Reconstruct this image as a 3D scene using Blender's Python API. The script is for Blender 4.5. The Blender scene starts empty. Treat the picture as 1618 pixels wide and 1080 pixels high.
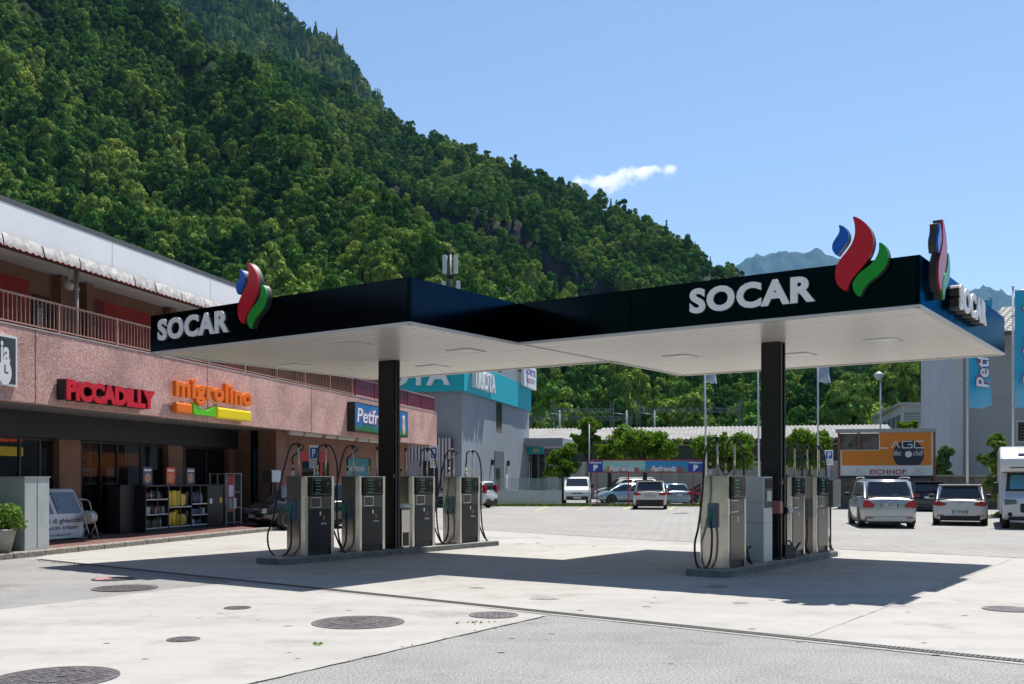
import bpy, bmesh, math, random
import numpy as np
from mathutils import Vector, Matrix, noise
R = math.radians
SC = bpy.context.scene
COL = SC.collection
# ------------------------------------------------------------------ camera, world, sun
F = 1592.0; U0 = 809.0; V0 = 757.0; H = 1.65        # focal length in photo pixels, horizon row, eye height
cam = bpy.data.cameras.new('camera'); cam_o = bpy.data.objects.new('camera', cam); COL.objects.link(cam_o)
cam_o.location = (0, 0, H); cam_o.rotation_euler = (R(90), 0, 0)
cam.sensor_width = 36; cam.lens = 36 * F / 1618; cam.shift_y = (V0 - 540) / 1618
cam.clip_start = .1; cam.clip_end = 40000
SC.camera = cam_o
SUN_EL, SUN_AZ = R(63.0), R(31.7)                    # azimuth from +Y towards +X
w = bpy.data.worlds.new("World"); SC.world = w; w.use_nodes = True
nt = w.node_tree; bg = nt.nodes['Background']
sky = nt.nodes.new('ShaderNodeTexSky'); sky.sky_type = 'NISHITA'; sky.sun_disc = False
sky.sun_elevation = SUN_EL; sky.sun_rotation = SUN_AZ
sky.altitude = 300; sky.air_density = 1.0; sky.dust_density = .3; sky.ozone_density = 1.3
nt.links.new(sky.outputs[0], bg.inputs[0]); bg.inputs[1].default_value = .088
sun = bpy.data.lights.new('sun', 'SUN'); sun.energy = 5.0; sun.angle = R(.5); sun.color = (1, .955, .89)
sun_o = bpy.data.objects.new('sun', sun); COL.objects.link(sun_o)
sd = Vector((math.sin(SUN_AZ) * math.cos(SUN_EL), math.cos(SUN_AZ) * math.cos(SUN_EL), math.sin(SUN_EL)))
sun_o.rotation_euler = (-sd).to_track_quat('-Z', 'Y').to_euler(); sun_o.location = (0, 0, 60)
SC.view_settings.view_transform = 'Standard'; SC.view_settings.look = 'None'
SC.view_settings.exposure = .80; SC.view_settings.gamma = 1
SC.cycles.use_denoising = True; SC.cycles.denoiser = 'OPENIMAGEDENOISE'
SC.cycles.use_adaptive_sampling = True; SC.cycles.adaptive_threshold = .02
SC.cycles.max_bounces = 8; SC.cycles.diffuse_bounces = 2; SC.cycles.glossy_bounces = 4
SC.cycles.transmission_bounces = 6; SC.cycles.transparent_max_bounces = 12; SC.cycles.volume_bounces = 3
SC.cycles.sample_clamp_indirect = 6; SC.cycles.caustics_reflective = False; SC.cycles.caustics_refractive = False
rnd = random.Random(7)

# ------------------------------------------------------------------ image <-> ground helpers
def G(u, v, z=0.0):
    Y = F * (H - z) / (v - V0)
    return ((u - U0) / F * Y, Y)
def Z(v, Y): return H + (V0 - v) / F * Y
class Frame:
    """a horizontally rotated local frame: local x, y axes on the ground"""
    def __init__(s, ox, oy, rot):
        s.o = Vector((ox, oy)); s.rot = rot
        s.ex = Vector((math.cos(rot), math.sin(rot))); s.ey = Vector((-math.sin(rot), math.cos(rot)))
    def w(s, x, y, z=0): p = s.o + s.ex * x + s.ey * y; return Vector((p.x, p.y, z))
    def y_at(s, u, x):
        a = (u - U0) / F; p = s.o + s.ex * x
        return (a * p.y - p.x) / (s.ey.x - a * s.ey.y)
    def x_at(s, u, y):
        a = (u - U0) / F; p = s.o + s.ey * y
        return (a * p.y - p.x) / (s.ex.x - a * s.ex.y)
    def z_at(s, v, x, y): return Z(v, s.w(x, y).y)
    def loc(s, X, Y): d = Vector((X, Y)) - s.o; return d.dot(s.ex), d.dot(s.ey)
CF = Frame(.12, 19.5, R(-35.15))          # forecourt / canopy frame
BF = Frame(-10.33, 20.85, R(-13.56))      # shop building frame: y along the kerb, x towards the road

# ------------------------------------------------------------------ materials
MATS = {}
def mat(name, col, rough=.6, metal=0.0, var=.0, scale=3.0, bump=0.0, bscale=None, col2=None, spec=.5, coat=0.0, emit=0.0, alpha=1.0, detail=4, thr=None, stain=0.0, stain_scale=.6):
    if name in MATS: return MATS[name]
    m = bpy.data.materials.new(name); m.use_nodes = True
    t = m.node_tree; b = t.nodes['Principled BSDF']; N = t.nodes.new; L = t.links.new
    b.inputs['Roughness'].default_value = rough; b.inputs['Metallic'].default_value = metal
    b.inputs['Specular IOR Level'].default_value = spec
    b.inputs['Coat Weight'].default_value = coat; b.inputs['Coat Roughness'].default_value = .05
    b.inputs['Alpha'].default_value = alpha
    b.inputs['Base Color'].default_value = (*col, 1)
    tc = N('ShaderNodeTexCoord')
    if var or col2:
        n = N('ShaderNodeTexNoise'); n.inputs['Scale'].default_value = scale; n.inputs['Detail'].default_value = detail
        n.inputs['Roughness'].default_value = .65
        L(tc.outputs['Object'], n.inputs['Vector'])
        r = N('ShaderNodeValToRGB'); r.color_ramp.elements[0].position = .35 if thr is None else thr - .04
        r.color_ramp.elements[1].position = .65 if thr is None else thr + .04
        c2 = col2 if col2 else tuple(c * (1 - var) for c in col); c1 = col if col2 else tuple(min(1, c * (1 + var)) for c in col)
        r.color_ramp.elements[0].color = (*c1, 1); r.color_ramp.elements[1].color = (*c2, 1)
        L(n.outputs['Fac'], r.inputs[0]); out = r.outputs[0]
        if stain:
            n2 = N('ShaderNodeTexNoise'); n2.inputs['Scale'].default_value = stain_scale; n2.inputs['Detail'].default_value = 6
            L(tc.outputs['Object'], n2.inputs['Vector'])
            r2 = N('ShaderNodeValToRGB'); r2.color_ramp.elements[0].position = .42; r2.color_ramp.elements[1].position = .72
            r2.color_ramp.elements[0].color = (1, 1, 1, 1); k = 1 - stain; r2.color_ramp.elements[1].color = (k, k, k, 1)
            L(n2.outputs['Fac'], r2.inputs[0])
            mx = N('ShaderNodeMixRGB'); mx.blend_type = 'MULTIPLY'; mx.inputs[0].default_value = 1
            L(out, mx.inputs[1]); L(r2.outputs[0], mx.inputs[2]); out = mx.outputs[0]
        L(out, b.inputs['Base Color'])
    if bump:
        n = N('ShaderNodeTexNoise'); n.inputs['Scale'].default_value = bscale or scale * 4; n.inputs['Detail'].default_value = 5
        L(tc.outputs['Object'], n.inputs['Vector'])
        bp = N('ShaderNodeBump'); bp.inputs['Strength'].default_value = bump; bp.inputs['Distance'].default_value = .02
        L(n.outputs['Fac'], bp.inputs['Height']); L(bp.outputs[0], b.inputs['Normal'])
    if emit:
        b.inputs['Emission Color'].default_value = (*col, 1); b.inputs['Emission Strength'].default_value = emit
    MATS[name] = m; return m
def glass(name, tint=(.02, .025, .03), rough=.03, alpha=.35):
    if name in MATS: return MATS[name]
    m = bpy.data.materials.new(name); m.use_nodes = True; t = m.node_tree; N = t.nodes.new; L = t.links.new
    b = t.nodes['Principled BSDF']; b.inputs['Base Color'].default_value = (*tint, 1); b.inputs['Roughness'].default_value = rough
    b.inputs['IOR'].default_value = 1.5; b.inputs['Alpha'].default_value = alpha; b.inputs['Specular IOR Level'].default_value = .8
    MATS[name] = m; return m

# ------------------------------------------------------------------ mesh builder
class MB:
    def __init__(s): s.v = []; s.f = []; s.mi = []; s.sm = []; s.T = None
    def add(s, vs, fs, mi=0, smooth=False):
        k = len(s.v)
        s.v += [tuple(s.T @ Vector(p)) if s.T is not None else tuple(p) for p in vs]
        for f in fs: s.f.append([k + i for i in f]); s.mi.append(mi); s.sm.append(smooth)
        return s
    def box(s, x0, x1, y0, y1, z0, z1, mi=0):
        v = [(x, y, z) for z in (z0, z1) for y in (y0, y1) for x in (x0, x1)]
        return s.add(v, [(0, 2, 3, 1), (4, 5, 7, 6), (0, 1, 5, 4), (2, 6, 7, 3), (0, 4, 6, 2), (1, 3, 7, 5)], mi)
    def rbox(s, x0, x1, y0, y1, z0, z1, b=.02, mi=0, seg=2):
        bm = bmesh.new(); bmesh.ops.create_cube(bm, size=1)
        for v in bm.verts: v.co = Vector(((x0 + x1) / 2 + v.co.x * (x1 - x0), (y0 + y1) / 2 + v.co.y * (y1 - y0), (z0 + z1) / 2 + v.co.z * (z1 - z0)))
        bmesh.ops.bevel(bm, geom=bm.edges[:], offset=b, segments=seg, affect='EDGES', profile=.5)
        bm.verts.ensure_lookup_table()
        s.add([v.co[:] for v in bm.verts], [[v.index for v in f.verts] for f in bm.faces], mi); bm.free(); return s
    def quad(s, a, b, c, d, mi=0): return s.add([a, b, c, d], [(0, 1, 2, 3)], mi)
    def prism(s, poly, lo, hi, axis='z', mi=0, smooth=False):
        """extrude a 2-D polygon; axis z: (x,y), axis y: (x,z), axis x: (y,z)"""
        n = len(poly)
        def P(p, h): return (p[0], p[1], h) if axis == 'z' else ((p[0], h, p[1]) if axis == 'y' else (h, p[0], p[1]))
        v = [P(p, lo) for p in poly] + [P(p, hi) for p in poly]
        fs = [tuple(reversed(range(n))), tuple(range(n, 2 * n))]
        s.add(v, fs, mi); s.add(v, [(i, (i + 1) % n, n + (i + 1) % n, n + i) for i in range(n)], mi, smooth); return s
    def tube(s, pts, r, n=8, mi=0, caps=True):
        pts = [Vector(p) for p in pts]; rs = r if isinstance(r, (list, tuple)) else [r] * len(pts)
        vs = []; fs = []; up = Vector((0, 0, 1)); prev = None
        for i, p in enumerate(pts):
            t = (pts[min(i + 1, len(pts) - 1)] - pts[max(i - 1, 0)])
            t = t.normalized() if t.length > 1e-9 else Vector((0, 0, 1))
            if prev is None:
                a = t.cross(up); a = a if a.length > .05 else t.cross(Vector((0, 1, 0)))
            else: a = prev - t * prev.dot(t)
            a.normalize(); prev = a; b = t.cross(a)
            for k in range(n):
                q = 2 * math.pi * k / n; vs.append(p + (a * math.cos(q) + b * math.sin(q)) * rs[i])
        for i in range(len(pts) - 1):
            for k in range(n): fs.append((i * n + k, i * n + (k + 1) % n, (i + 1) * n + (k + 1) % n, (i + 1) * n + k))
        s.add(vs, fs, mi, True)
        if caps: s.add(vs[:n], [tuple(reversed(range(n)))], mi); s.add(vs[-n:], [tuple(range(n))], mi)
        return s
    def lathe(s, prof, cx, cy, n=16, mi=0, axis='z', c3=None, smooth=True):
        vs = []; fs = []
        for (r, z) in prof:
            for k in range(n):
                q = 2 * math.pi * k / n; a, b = r * math.cos(q), r * math.sin(q)
                vs.append((cx + a, cy + b, z) if axis == 'z' else ((cx + a, z, cy + b) if axis == 'y' else (z, cx + a, cy + b)))
        for i in range(len(prof) - 1):
            for k in range(n): fs.append((i * n + k, i * n + (k + 1) % n, (i + 1) * n + (k + 1) % n, (i + 1) * n + k))
        s.add(vs, fs, mi, smooth); return s
    def build(s, name, mats, parent=None, loc=None, rot=None, shade=None):
        me = bpy.data.meshes.new(name); me.from_pydata(s.v, [], s.f)
        for m in (mats if isinstance(mats, (list, tuple)) else [mats]): me.materials.append(m)
        me.polygons.foreach_set('material_index', s.mi); me.polygons.foreach_set('use_smooth', s.sm if shade is None else [shade] * len(s.sm))
        bm = bmesh.new(); bm.from_mesh(me); bmesh.ops.remove_doubles(bm, verts=bm.verts, dist=1e-6)
        bmesh.ops.recalc_face_normals(bm, faces=bm.faces)
        bm.to_mesh(me); bm.free(); me.update()
        o = bpy.data.objects.new(name, me); COL.objects.link(o)
        if parent: o.parent = parent
        if loc is not None: o.location = loc
        if rot is not None: o.rotation_euler = rot if not isinstance(rot, (int, float)) else (0, 0, rot)
        return o
def raw(name, v, f, mats, parent=None, smooth=False, mi=None):
    me = bpy.data.meshes.new(name); me.from_pydata(v, [], f)
    for m in (mats if isinstance(mats, (list, tuple)) else [mats]): me.materials.append(m)
    if mi is not None: me.polygons.foreach_set('material_index', mi)
    me.polygons.foreach_set('use_smooth', [smooth] * len(me.polygons)); me.update()
    o = bpy.data.objects.new(name, me); COL.objects.link(o)
    if parent: o.parent = parent
    return o
def tag(o, label=None, cat=None, group=None, kind=None):
    if label: o['label'] = label
    if cat: o['category'] = cat
    if group: o['group'] = group
    if kind: o['kind'] = kind
    return o
def thing(name, label, cat, loc=(0, 0, 0), rot=0.0, group=None, kind=None):
    o = bpy.data.objects.new(name, None); COL.objects.link(o); o.empty_display_size = .2
    o.location = loc; o.rotation_euler = (0, 0, rot); return tag(o, label, cat, group, kind)
def fthing(name, label, cat, fr, x=0, y=0, z=0, drot=0.0, group=None):
    return thing(name, label, cat, fr.w(x, y, z), fr.rot + drot, group)
def copy_tree(o, loc=None, rot=None, label=None, group=None, parent=None):
    c = o.copy(); COL.objects.link(c)
    if parent: c.parent = parent
    if loc is not None: c.location = loc
    if rot is not None: c.rotation_euler = (0, 0, rot)
    if label: c['label'] = label
    if group: c['group'] = group
    for ch in list(o.children): copy_tree(ch, parent=c)
    return c
def text_mb(txt, size, depth, bold=0.0, shear=0.0, sx=1.0, space=1.0, bevel=0.0):
    """text as a mesh in local x (right), z (up), extruded along y from 0 (back) to -depth (front); origin at lower left"""
    cu = bpy.data.curves.new('t', 'FONT'); cu.body = txt; cu.size = size; cu.extrude = depth / 2; cu.offset = bold
    cu.shear = shear; cu.space_character = space; cu.resolution_u = 4; cu.bevel_depth = bevel; cu.bevel_resolution = 1
    o = bpy.data.objects.new('t', cu); COL.objects.link(o); bpy.context.view_layer.update()
    me = bpy.data.meshes.new_from_object(o)
    vs = [v.co.copy() for v in me.vertices]; fs = [tuple(p.vertices) for p in me.polygons]
    bpy.data.objects.remove(o); bpy.data.curves.remove(cu); bpy.data.meshes.remove(me)
    x0 = min(v.x for v in vs); x1 = max(v.x for v in vs); y0 = min(v.y for v in vs); y1 = max(v.y for v in vs)
    vs = [((v.x - x0) * sx, -v.z - depth / 2, v.y - y0) for v in vs]
    return vs, fs, (x1 - x0) * sx, y1 - y0
def add_text(mb, txt, x0, x1, z0, z1, y, depth, mi=0, bold=0.0, shear=0.0, space=1.0, T=None, bevel=0.0):
    """fit text into the box x0..x1, z0..z1, front face at y - depth; optional extra map T(x,y,z)"""
    vs, fs, wd, ht = text_mb(txt, 1.0, depth, bold, shear, 1.0, space, bevel)
    kx = (x1 - x0) / wd; kz = (z1 - z0) / ht
    out = [(x0 + v[0] * kx, y + v[1], z0 + v[2] * kz) for v in vs]
    if T: out = [T(*p) for p in out]
    mb.add(out, fs, mi); return mb
# ------------------------------------------------------------------ ground sheets
def ground_mat(name, c1, c2, fine=60, big=.35, speck=.0, rough=.85, bump=.25, brick=None, stain=.12, crack=False):
    m = bpy.data.materials.new(name); m.use_nodes = True; t = m.node_tree; N = t.nodes.new; L = t.links.new
    b = t.nodes['Principled BSDF']; b.inputs['Roughness'].default_value = rough; b.inputs['Specular IOR Level'].default_value = .3
    tc = N('ShaderNodeTexCoord'); P = tc.outputs['Object']
    def nz(s, d=5, r=.6, vec=P):
        n = N('ShaderNodeTexNoise'); n.inputs['Scale'].default_value = s; n.inputs['Detail'].default_value = d; n.inputs['Roughness'].default_value = r
        L(vec, n.inputs['Vector']); return n.outputs['Fac']
    def ramp(f, p0, p1, a, bb):
        r = N('ShaderNodeValToRGB'); e = r.color_ramp.elements; e[0].position = p0; e[1].position = p1
        e[0].color = (*a, 1); e[1].color = (*bb, 1); L(f, r.inputs[0]); return r.outputs[0]
    def mul(a, c, k=1):
        x = N('ShaderNodeMixRGB'); x.blend_type = 'MULTIPLY'; x.inputs[0].default_value = k; L(a, x.inputs[1]); L(c, x.inputs[2]); return x.outputs[0]
    base = ramp(nz(big, 6), .3, .7, c1, c2)
    k = 1 - stain
    base = mul(base, ramp(nz(big * 4.3, 7, .7), .5, .75, (1, 1, 1), (k, k, k * .98)))
    st = N('ShaderNodeMapping'); st.inputs['Scale'].default_value = (.25, 2.2, 1); st.inputs['Rotation'].default_value = (0, 0, R(35)); L(P, st.inputs['Vector'])
    base = mul(base, ramp(nz(.8, 5, .6, st.outputs[0]), .45, .8, (1, 1, 1), (1 - stain * .8,) * 3))
    # dirt patches and fine cracks
    base = mul(base, ramp(nz(.55, 9, .72), .56, .66, (1, 1, 1), (1 - stain * 1.1, 1 - stain * 1.15, 1 - stain * 1.25)))
    wv = N('ShaderNodeTexVoronoi'); wv.feature = 'DISTANCE_TO_EDGE'; wv.inputs['Scale'].default_value = .16
    dn = N('ShaderNodeTexNoise'); dn.inputs['Scale'].default_value = .9; dn.inputs['Detail'].default_value = 6; L(P, dn.inputs['Vector'])
    mv = N('ShaderNodeMixRGB'); mv.blend_type = 'ADD'; mv.inputs[0].default_value = 1.2; L(P, mv.inputs[1]); L(dn.outputs['Color'], mv.inputs[2]); L(mv.outputs[0], wv.inputs['Vector'])
    if crack: base = mul(base, ramp(wv.outputs['Distance'], .0005, .0022, (.62, .6, .56), (1, 1, 1)))
    if speck: base = mul(base, ramp(nz(fine, 2, .5), .35, .65, (1 - speck,) * 3, (1 + speck,) * 3))
    if brick:
        mp = N('ShaderNodeMapping'); mp.inputs['Rotation'].default_value = (0, 0, brick[2]); L(P, mp.inputs['Vector'])
        bt = N('ShaderNodeTexBrick'); bt.inputs['Scale'].default_value = 1; bt.inputs['Brick Width'].default_value = brick[0]; bt.inputs['Row Height'].default_value = brick[1]
        bt.inputs['Mortar Size'].default_value = .018; bt.inputs['Color1'].default_value = (1, 1, 1, 1); bt.inputs['Color2'].default_value = (.9, .9, .9, 1); bt.inputs['Mortar'].default_value = (.62, .61, .58, 1)
        L(mp.outputs[0], bt.inputs['Vector']); base = mul(base, bt.outputs['Color'])
    L(base, b.inputs['Base Color'])
    bp = N('ShaderNodeBump'); bp.inputs['Strength'].default_value = bump; bp.inputs['Distance'].default_value = .01
    L(nz(fine, 3), bp.inputs['Height']); L(bp.outputs[0], b.inputs['Normal'])
    return m
M_asph = ground_mat('asphalt', (.215, .212, .206), (.26, .255, .248), fine=48, speck=.42, bump=.5, stain=.21, crack=False)
M_conc = ground_mat('concrete', (.32, .308, .285), (.37, .358, .335), fine=90, speck=.05, bump=.12, stain=.21, crack=False)
M_pave = ground_mat('pavers', (.26, .25, .235), (.32, .31, .29), fine=60, speck=.08, bump=.3, brick=(.5, .25, R(-35.15)), stain=.12)
def sheet(name, pts, z, m):
    o = raw(name, [(x, y, z) for x, y in pts], [tuple(range(len(pts)))], m); o['kind'] = 'structure'; return o
def tri_sheet(name, pts, z, m):
    bm = bmesh.new(); vs = [bm.verts.new((x, y, z)) for x, y in pts]; f = bm.faces.new(vs)
    bmesh.ops.triangulate(bm, faces=[f]); me = bpy.data.meshes.new(name); bm.to_mesh(me); bm.free(); me.materials.append(m)
    if me.polygons[0].normal.z < 0: me.flip_normals()
    o = bpy.data.objects.new(name, me); COL.objects.link(o); o['kind'] = 'structure'; return o
M_soil = ground_mat('valley_floor_mat', (.06, .075, .035), (.1, .1, .06), fine=8, speck=.2, bump=.3)
sheet('ground', [(-12400, -600), (12400, -600), (12400, 15400), (-12400, 15400)], -.012, M_soil)
sheet('asphalt_yard', [(-60, -30), (70, -30), (90, 92), (-60, 92)], 0, M_asph)
dr0 = Vector(G(60, 884)); dr1 = Vector(G(1590, 1042.5)); dd = (dr1 - dr0).normalized(); dn = Vector((dd.y, -dd.x))   # dn: towards the camera
if dn.y > 0: dn = -dn
dr2 = dr1 + dd * 9; drw = .16
far = [G(1618, 882), G(1000, 852), G(759, 837)]
fx = Vector(far[0]); fd = (fx - Vector(far[1])).normalized(); far_r = fx + fd * 10
kerb_pt = lambda y: tuple(BF.w(-.01, y)[:2])
e0 = dr0 + dn * drw
tri_sheet('concrete_forecourt', [tuple(e0), tuple(dr2 + dn * drw), tuple(far_r), far[0], far[1], far[2], kerb_pt(14), kerb_pt(6), kerb_pt(1)], .004, M_conc)
a = Vector(G(360, 921)); b_ = Vector(G(847, 977)); ba = Vector((-.53, -.85))
tri_sheet('concrete_apron', [tuple(a + dn * .0), tuple(a - ba * .35), tuple(b_ - ba * .3), tuple(b_), tuple(b_ + ba * 15), tuple(a + Vector((-.51, -.86)) * 20)], .0055, M_conc)
tri_sheet('paved_parking', [tuple(far_r), far[0], far[1], far[2], kerb_pt(14), kerb_pt(42), (1.0, 62.5), (60, 62.5), (60, 12)], .008, M_pave)
# seams and joints in the concrete (thin dark strips)
M_joint = mat('joint_dirt', (.12, .115, .1), .9, var=.3, scale=8)
def strip(mb, p, q, w, z):
    p = Vector(p); q = Vector(q); d = (q - p).normalized(); n = Vector((-d.y, d.x)) * w / 2
    mb.add([(*(p - n), z), (*(q - n), z), (*(q + n), z), (*(p + n), z)], [(0, 1, 2, 3)])
jm = MB()
def jag(p, q, w, z, n=60, amp=.012):
    p = Vector(p); q = Vector(q)
    pts = [p.lerp(q, i / n) + Vector((rnd.uniform(-amp, amp), rnd.uniform(-amp, amp))) for i in range(n + 1)]
    for i in range(n): strip(jm, pts[i], pts[i + 1] + (pts[i + 1] - pts[i]) * .1, w * rnd.uniform(.5, 1.4), z)
jag(dr0 + dn * (drw + .01), dr2 + dn * (drw + .01), .012, .0095)
jag(b_ - ba * .2, b_ + ba * 13, .014, .0095)
jag(far[2], far[1], .02, .013, 30); jag(far[1], far[0], .02, .013, 30); jag(far[0], far_r, .02, .013, 30)
CFw = lambda x, y: tuple(CF.w(x, y)[:2])
for (x0, y0, x1, y1) in [(7.6, -5.6, 7.6, 8), (1.6, -5.4, 1.6, 8.5), (-3.2, -5.2, -3.2, 8), (-7, 1.2, 14, 1.2), (12.2, -6, 12.2, 4)]:
    jag(CFw(x0, y0), CFw(x1, y1), .008, .0075, 50, .004)
jo = jm.build('concrete_joints', M_joint); jo['kind'] = 'structure'

# drain channel: grating slots along the near edge
M_grate = mat('grate_iron', (.10, .10, .10), .55, .6, var=.3, scale=20)
M_slot = mat('drain_slot', (.01, .01, .01), .9)
L_dr = (dr2 - dr0).length; rot_dr = math.atan2(dd.y, dd.x)
t = thing('drain_channel', 'long narrow slotted iron drain crossing the concrete in front of the pumps', 'drain', (dr0.x, dr0.y, 0), rot_dr)
g = MB(); g.box(0, L_dr, -.065, .065, .0065, .009); g.build('channel_bed', M_slot, t)
g = MB(); g.box(0, L_dr, -.07, -.052, .0065, .0125); g.box(0, L_dr, .052, .07, .0065, .0125)
x = .02
while x < L_dr:
    g.box(x, x + .022, -.052, .052, .0092, .0122); x += .045
g.build('grating', M_grate, t)

# manhole covers
M_iron = mat('cast_iron', (.12, .11, .115), .6, .5, var=.35, scale=9, bump=.5, bscale=60)
M_iron_red = mat('cast_iron_pink', (.42, .17, .17), .7, .1, var=.3, scale=9)
def manhole(u, v, rad, label, red=False, inner=False, Ypos=None):
    X, Y = G(u, v)
    t = thing('manhole_cover', label, 'manhole cover', (X, Y, 0), rnd.uniform(0, 3), 'round iron covers set in the forecourt')
    m = MB(); m.lathe([(rad, .0065), (rad, .0135), (rad * .93, .0135), (rad * .93, .011)], 0, 0, 40, smooth=False); m.build('rim', M_iron, t)
    m = MB(); m.add([(rad * .93 * math.cos(q), rad * .93 * math.sin(q), .011) for q in [2 * math.pi * i / 40 for i in range(40)]], [tuple(range(40))])
    s = .07; n = int(rad / s) + 1
    for i in range(-n, n + 1):
        for j in range(-n, n + 1):
            x, y = i * s, j * s
            if math.hypot(x, y) < rad * .86: m.box(x - .026, x + .026, y - .026, y + .026, .011, .0145)
    m.build('lid', M_iron, t)
    if red:
        m = MB(); q = [2 * math.pi * i / 40 for i in range(8, 21)]
        m.add([(0, 0, .0155)] + [(rad * .85 * math.cos(a), rad * .85 * math.sin(a), .0155) for a in q], [tuple(range(len(q) + 1))]); m.build('paint_mark', M_iron_red, t)
    if inner:
        m = MB(); m.lathe([(rad * .52, .011), (rad * .52, .018), (rad * .47, .018), (rad * .47, .015)], rad * .1, 0, 36, smooth=False)
        m.box(rad * .1 - .04, rad * .1 + .04, -.012, .012, .015, .02); m.build('inner_ring', M_iron, t)
    return t
manhole(178, 915, .33, 'small iron cover with a faded pink patch on the asphalt near the shop', True)
manhole(198, 929.5, .475, 'wide dark iron cover on the asphalt just below the pink patched one')
manhole(375, 961, .17, 'very small iron cover on the concrete strip between the wide covers')
manhole(290, 1011, .165, 'lone small iron cover on bare concrete left of the double ringed cover')
manhole(566, 984, .53, 'big double ringed iron cover in the middle of the concrete strip', inner=True)
manhole(780, 972.5, .30, 'pale iron cover beside the drain with weeds next to it')
manhole(88, 1072, .5, 'largest double ringed iron cover cut by the lower left picture corner', inner=True)
manhole(1592, 963, .3, 'iron cover on the concrete at the right picture edge', )
manhole(1376, 1094, .27, 'iron cover on the asphalt cut by the bottom picture edge')

# drips and tyre rubber on the lanes: thin films lying on the concrete
M_oil = mat('oil_stain', (.15, .145, .135), .5, col2=(.26, .25, .23), scale=5)
om = MB(); ro = random.Random(5)
for _ in range(70):
    x = ro.choice((-3.0, -5.2, 2.9, 5.2, 5.0, -2.6)) + ro.gauss(0, .5); y = ro.uniform(-4.5, 6); r_ = abs(ro.gauss(.03, .05)) + .012; p = CF.w(x, y)
    n = 11; om.add([(p.x + r_ * ro.uniform(.6, 1.2) * math.cos(q) * 1.2, p.y + r_ * ro.uniform(.6, 1.2) * math.sin(q), .0088) for q in [2 * math.pi * i / n for i in range(n)]], [tuple(range(n))])
for _ in range(26):
    p = Vector(G(ro.uniform(60, 1550), ro.uniform(950, 1070))); r_ = ro.uniform(.008, .03); n = 9
    om.add([(p.x + r_ * ro.uniform(.6, 1.3) * math.cos(q) * 1.6, p.y + r_ * ro.uniform(.6, 1.2) * math.sin(q), .0088) for q in [2 * math.pi * i / n for i in range(n)]], [tuple(range(n))])
o = om.build('oil_stains', M_oil); o['kind'] = 'structure'
# ------------------------------------------------------------------ foliage material
def leaf_mat(name, c1, c2, c3=None, trans=.3, objrand=True, gloss=.0):
    m = bpy.data.materials.new(name); m.use_nodes = True; t = m.node_tree; N = t.nodes.new; L = t.links.new
    t.nodes.remove(t.nodes['Principled BSDF']); out = t.nodes['Material Output']
    r = N('ShaderNodeValToRGB'); e = r.color_ramp.elements; e[0].color = (*c1, 1); e[1].color = (*c2, 1)
    if c3: x = e.new(.5); x.color = (*c3, 1)
    oi = N('ShaderNodeObjectInfo'); tc = N('ShaderNodeTexCoord')
    n = N('ShaderNodeTexNoise'); n.inputs['Scale'].default_value = .9; n.inputs['Detail'].default_value = 3; L(tc.outputs['Object'], n.inputs['Vector'])
    ma = N('ShaderNodeMath'); ma.operation = 'MULTIPLY_ADD'; ma.inputs[1].default_value = .55
    mb = N('ShaderNodeMath'); mb.operation = 'MULTIPLY'; mb.inputs[1].default_value = .55 if objrand else .0
    L(n.outputs['Fac'], ma.inputs[0]); L(oi.outputs['Random'], mb.inputs[0]); L(mb.outputs[0], ma.inputs[2]); fac = ma.outputs[0]
    if objrand:   # stands of different species: slow change over the slope
        ge = N('ShaderNodeNewGeometry'); n3 = N('ShaderNodeTexNoise'); n3.inputs['Scale'].default_value = .018; n3.inputs['Detail'].default_value = 4; L(ge.outputs['Position'], n3.inputs['Vector'])
        m3 = N('ShaderNodeMath'); m3.operation = 'MULTIPLY_ADD'; m3.inputs[1].default_value = 1.1; L(n3.outputs['Fac'], m3.inputs[0])
        m4 = N('ShaderNodeMath'); m4.operation = 'SUBTRACT'; m4.inputs[1].default_value = .58; L(fac, m4.inputs[0]); L(m4.outputs[0], m3.inputs[2]); fac = m3.outputs[0]
    L(fac, r.inputs[0])
    d = N('ShaderNodeBsdfDiffuse'); tr = N('ShaderNodeBsdfTranslucent'); mx = N('ShaderNodeMixShader'); mx.inputs[0].default_value = trans
    L(r.outputs[0], d.inputs[0])
    hs = N('ShaderNodeMixRGB'); hs.blend_type = 'MULTIPLY'; hs.inputs[0].default_value = 1; hs.inputs[2].default_value = (1.15, 1.2, .5, 1)
    L(r.outputs[0], hs.inputs[1]); L(hs.outputs[0], tr.inputs[0]); L(d.outputs[0], mx.inputs[1]); L(tr.outputs[0], mx.inputs[2])
    if gloss:
        gl = N('ShaderNodeBsdfGlossy'); gl.inputs['Roughness'].default_value = .45; gl.inputs[0].default_value = (.6, .6, .6, 1)
        m2 = N('ShaderNodeMixShader'); m2.inputs[0].default_value = gloss; L(mx.outputs[0], m2.inputs[1]); L(gl.outputs[0], m2.inputs[2]); L(m2.outputs[0], out.inputs[0])
    else: L(mx.outputs[0], out.inputs[0])
    return m
M_leafA = leaf_mat('forest_leaves', (.012, .045, .022), (.40, .45, .11), (.09, .20, .045), trans=.12)  # ramp ends stretched: sunlit highlights and dark crown gaps put into leaf colour
M_bark = mat('bark', (.07, .055, .04), .9, var=.3, scale=6, bump=.6)

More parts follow.
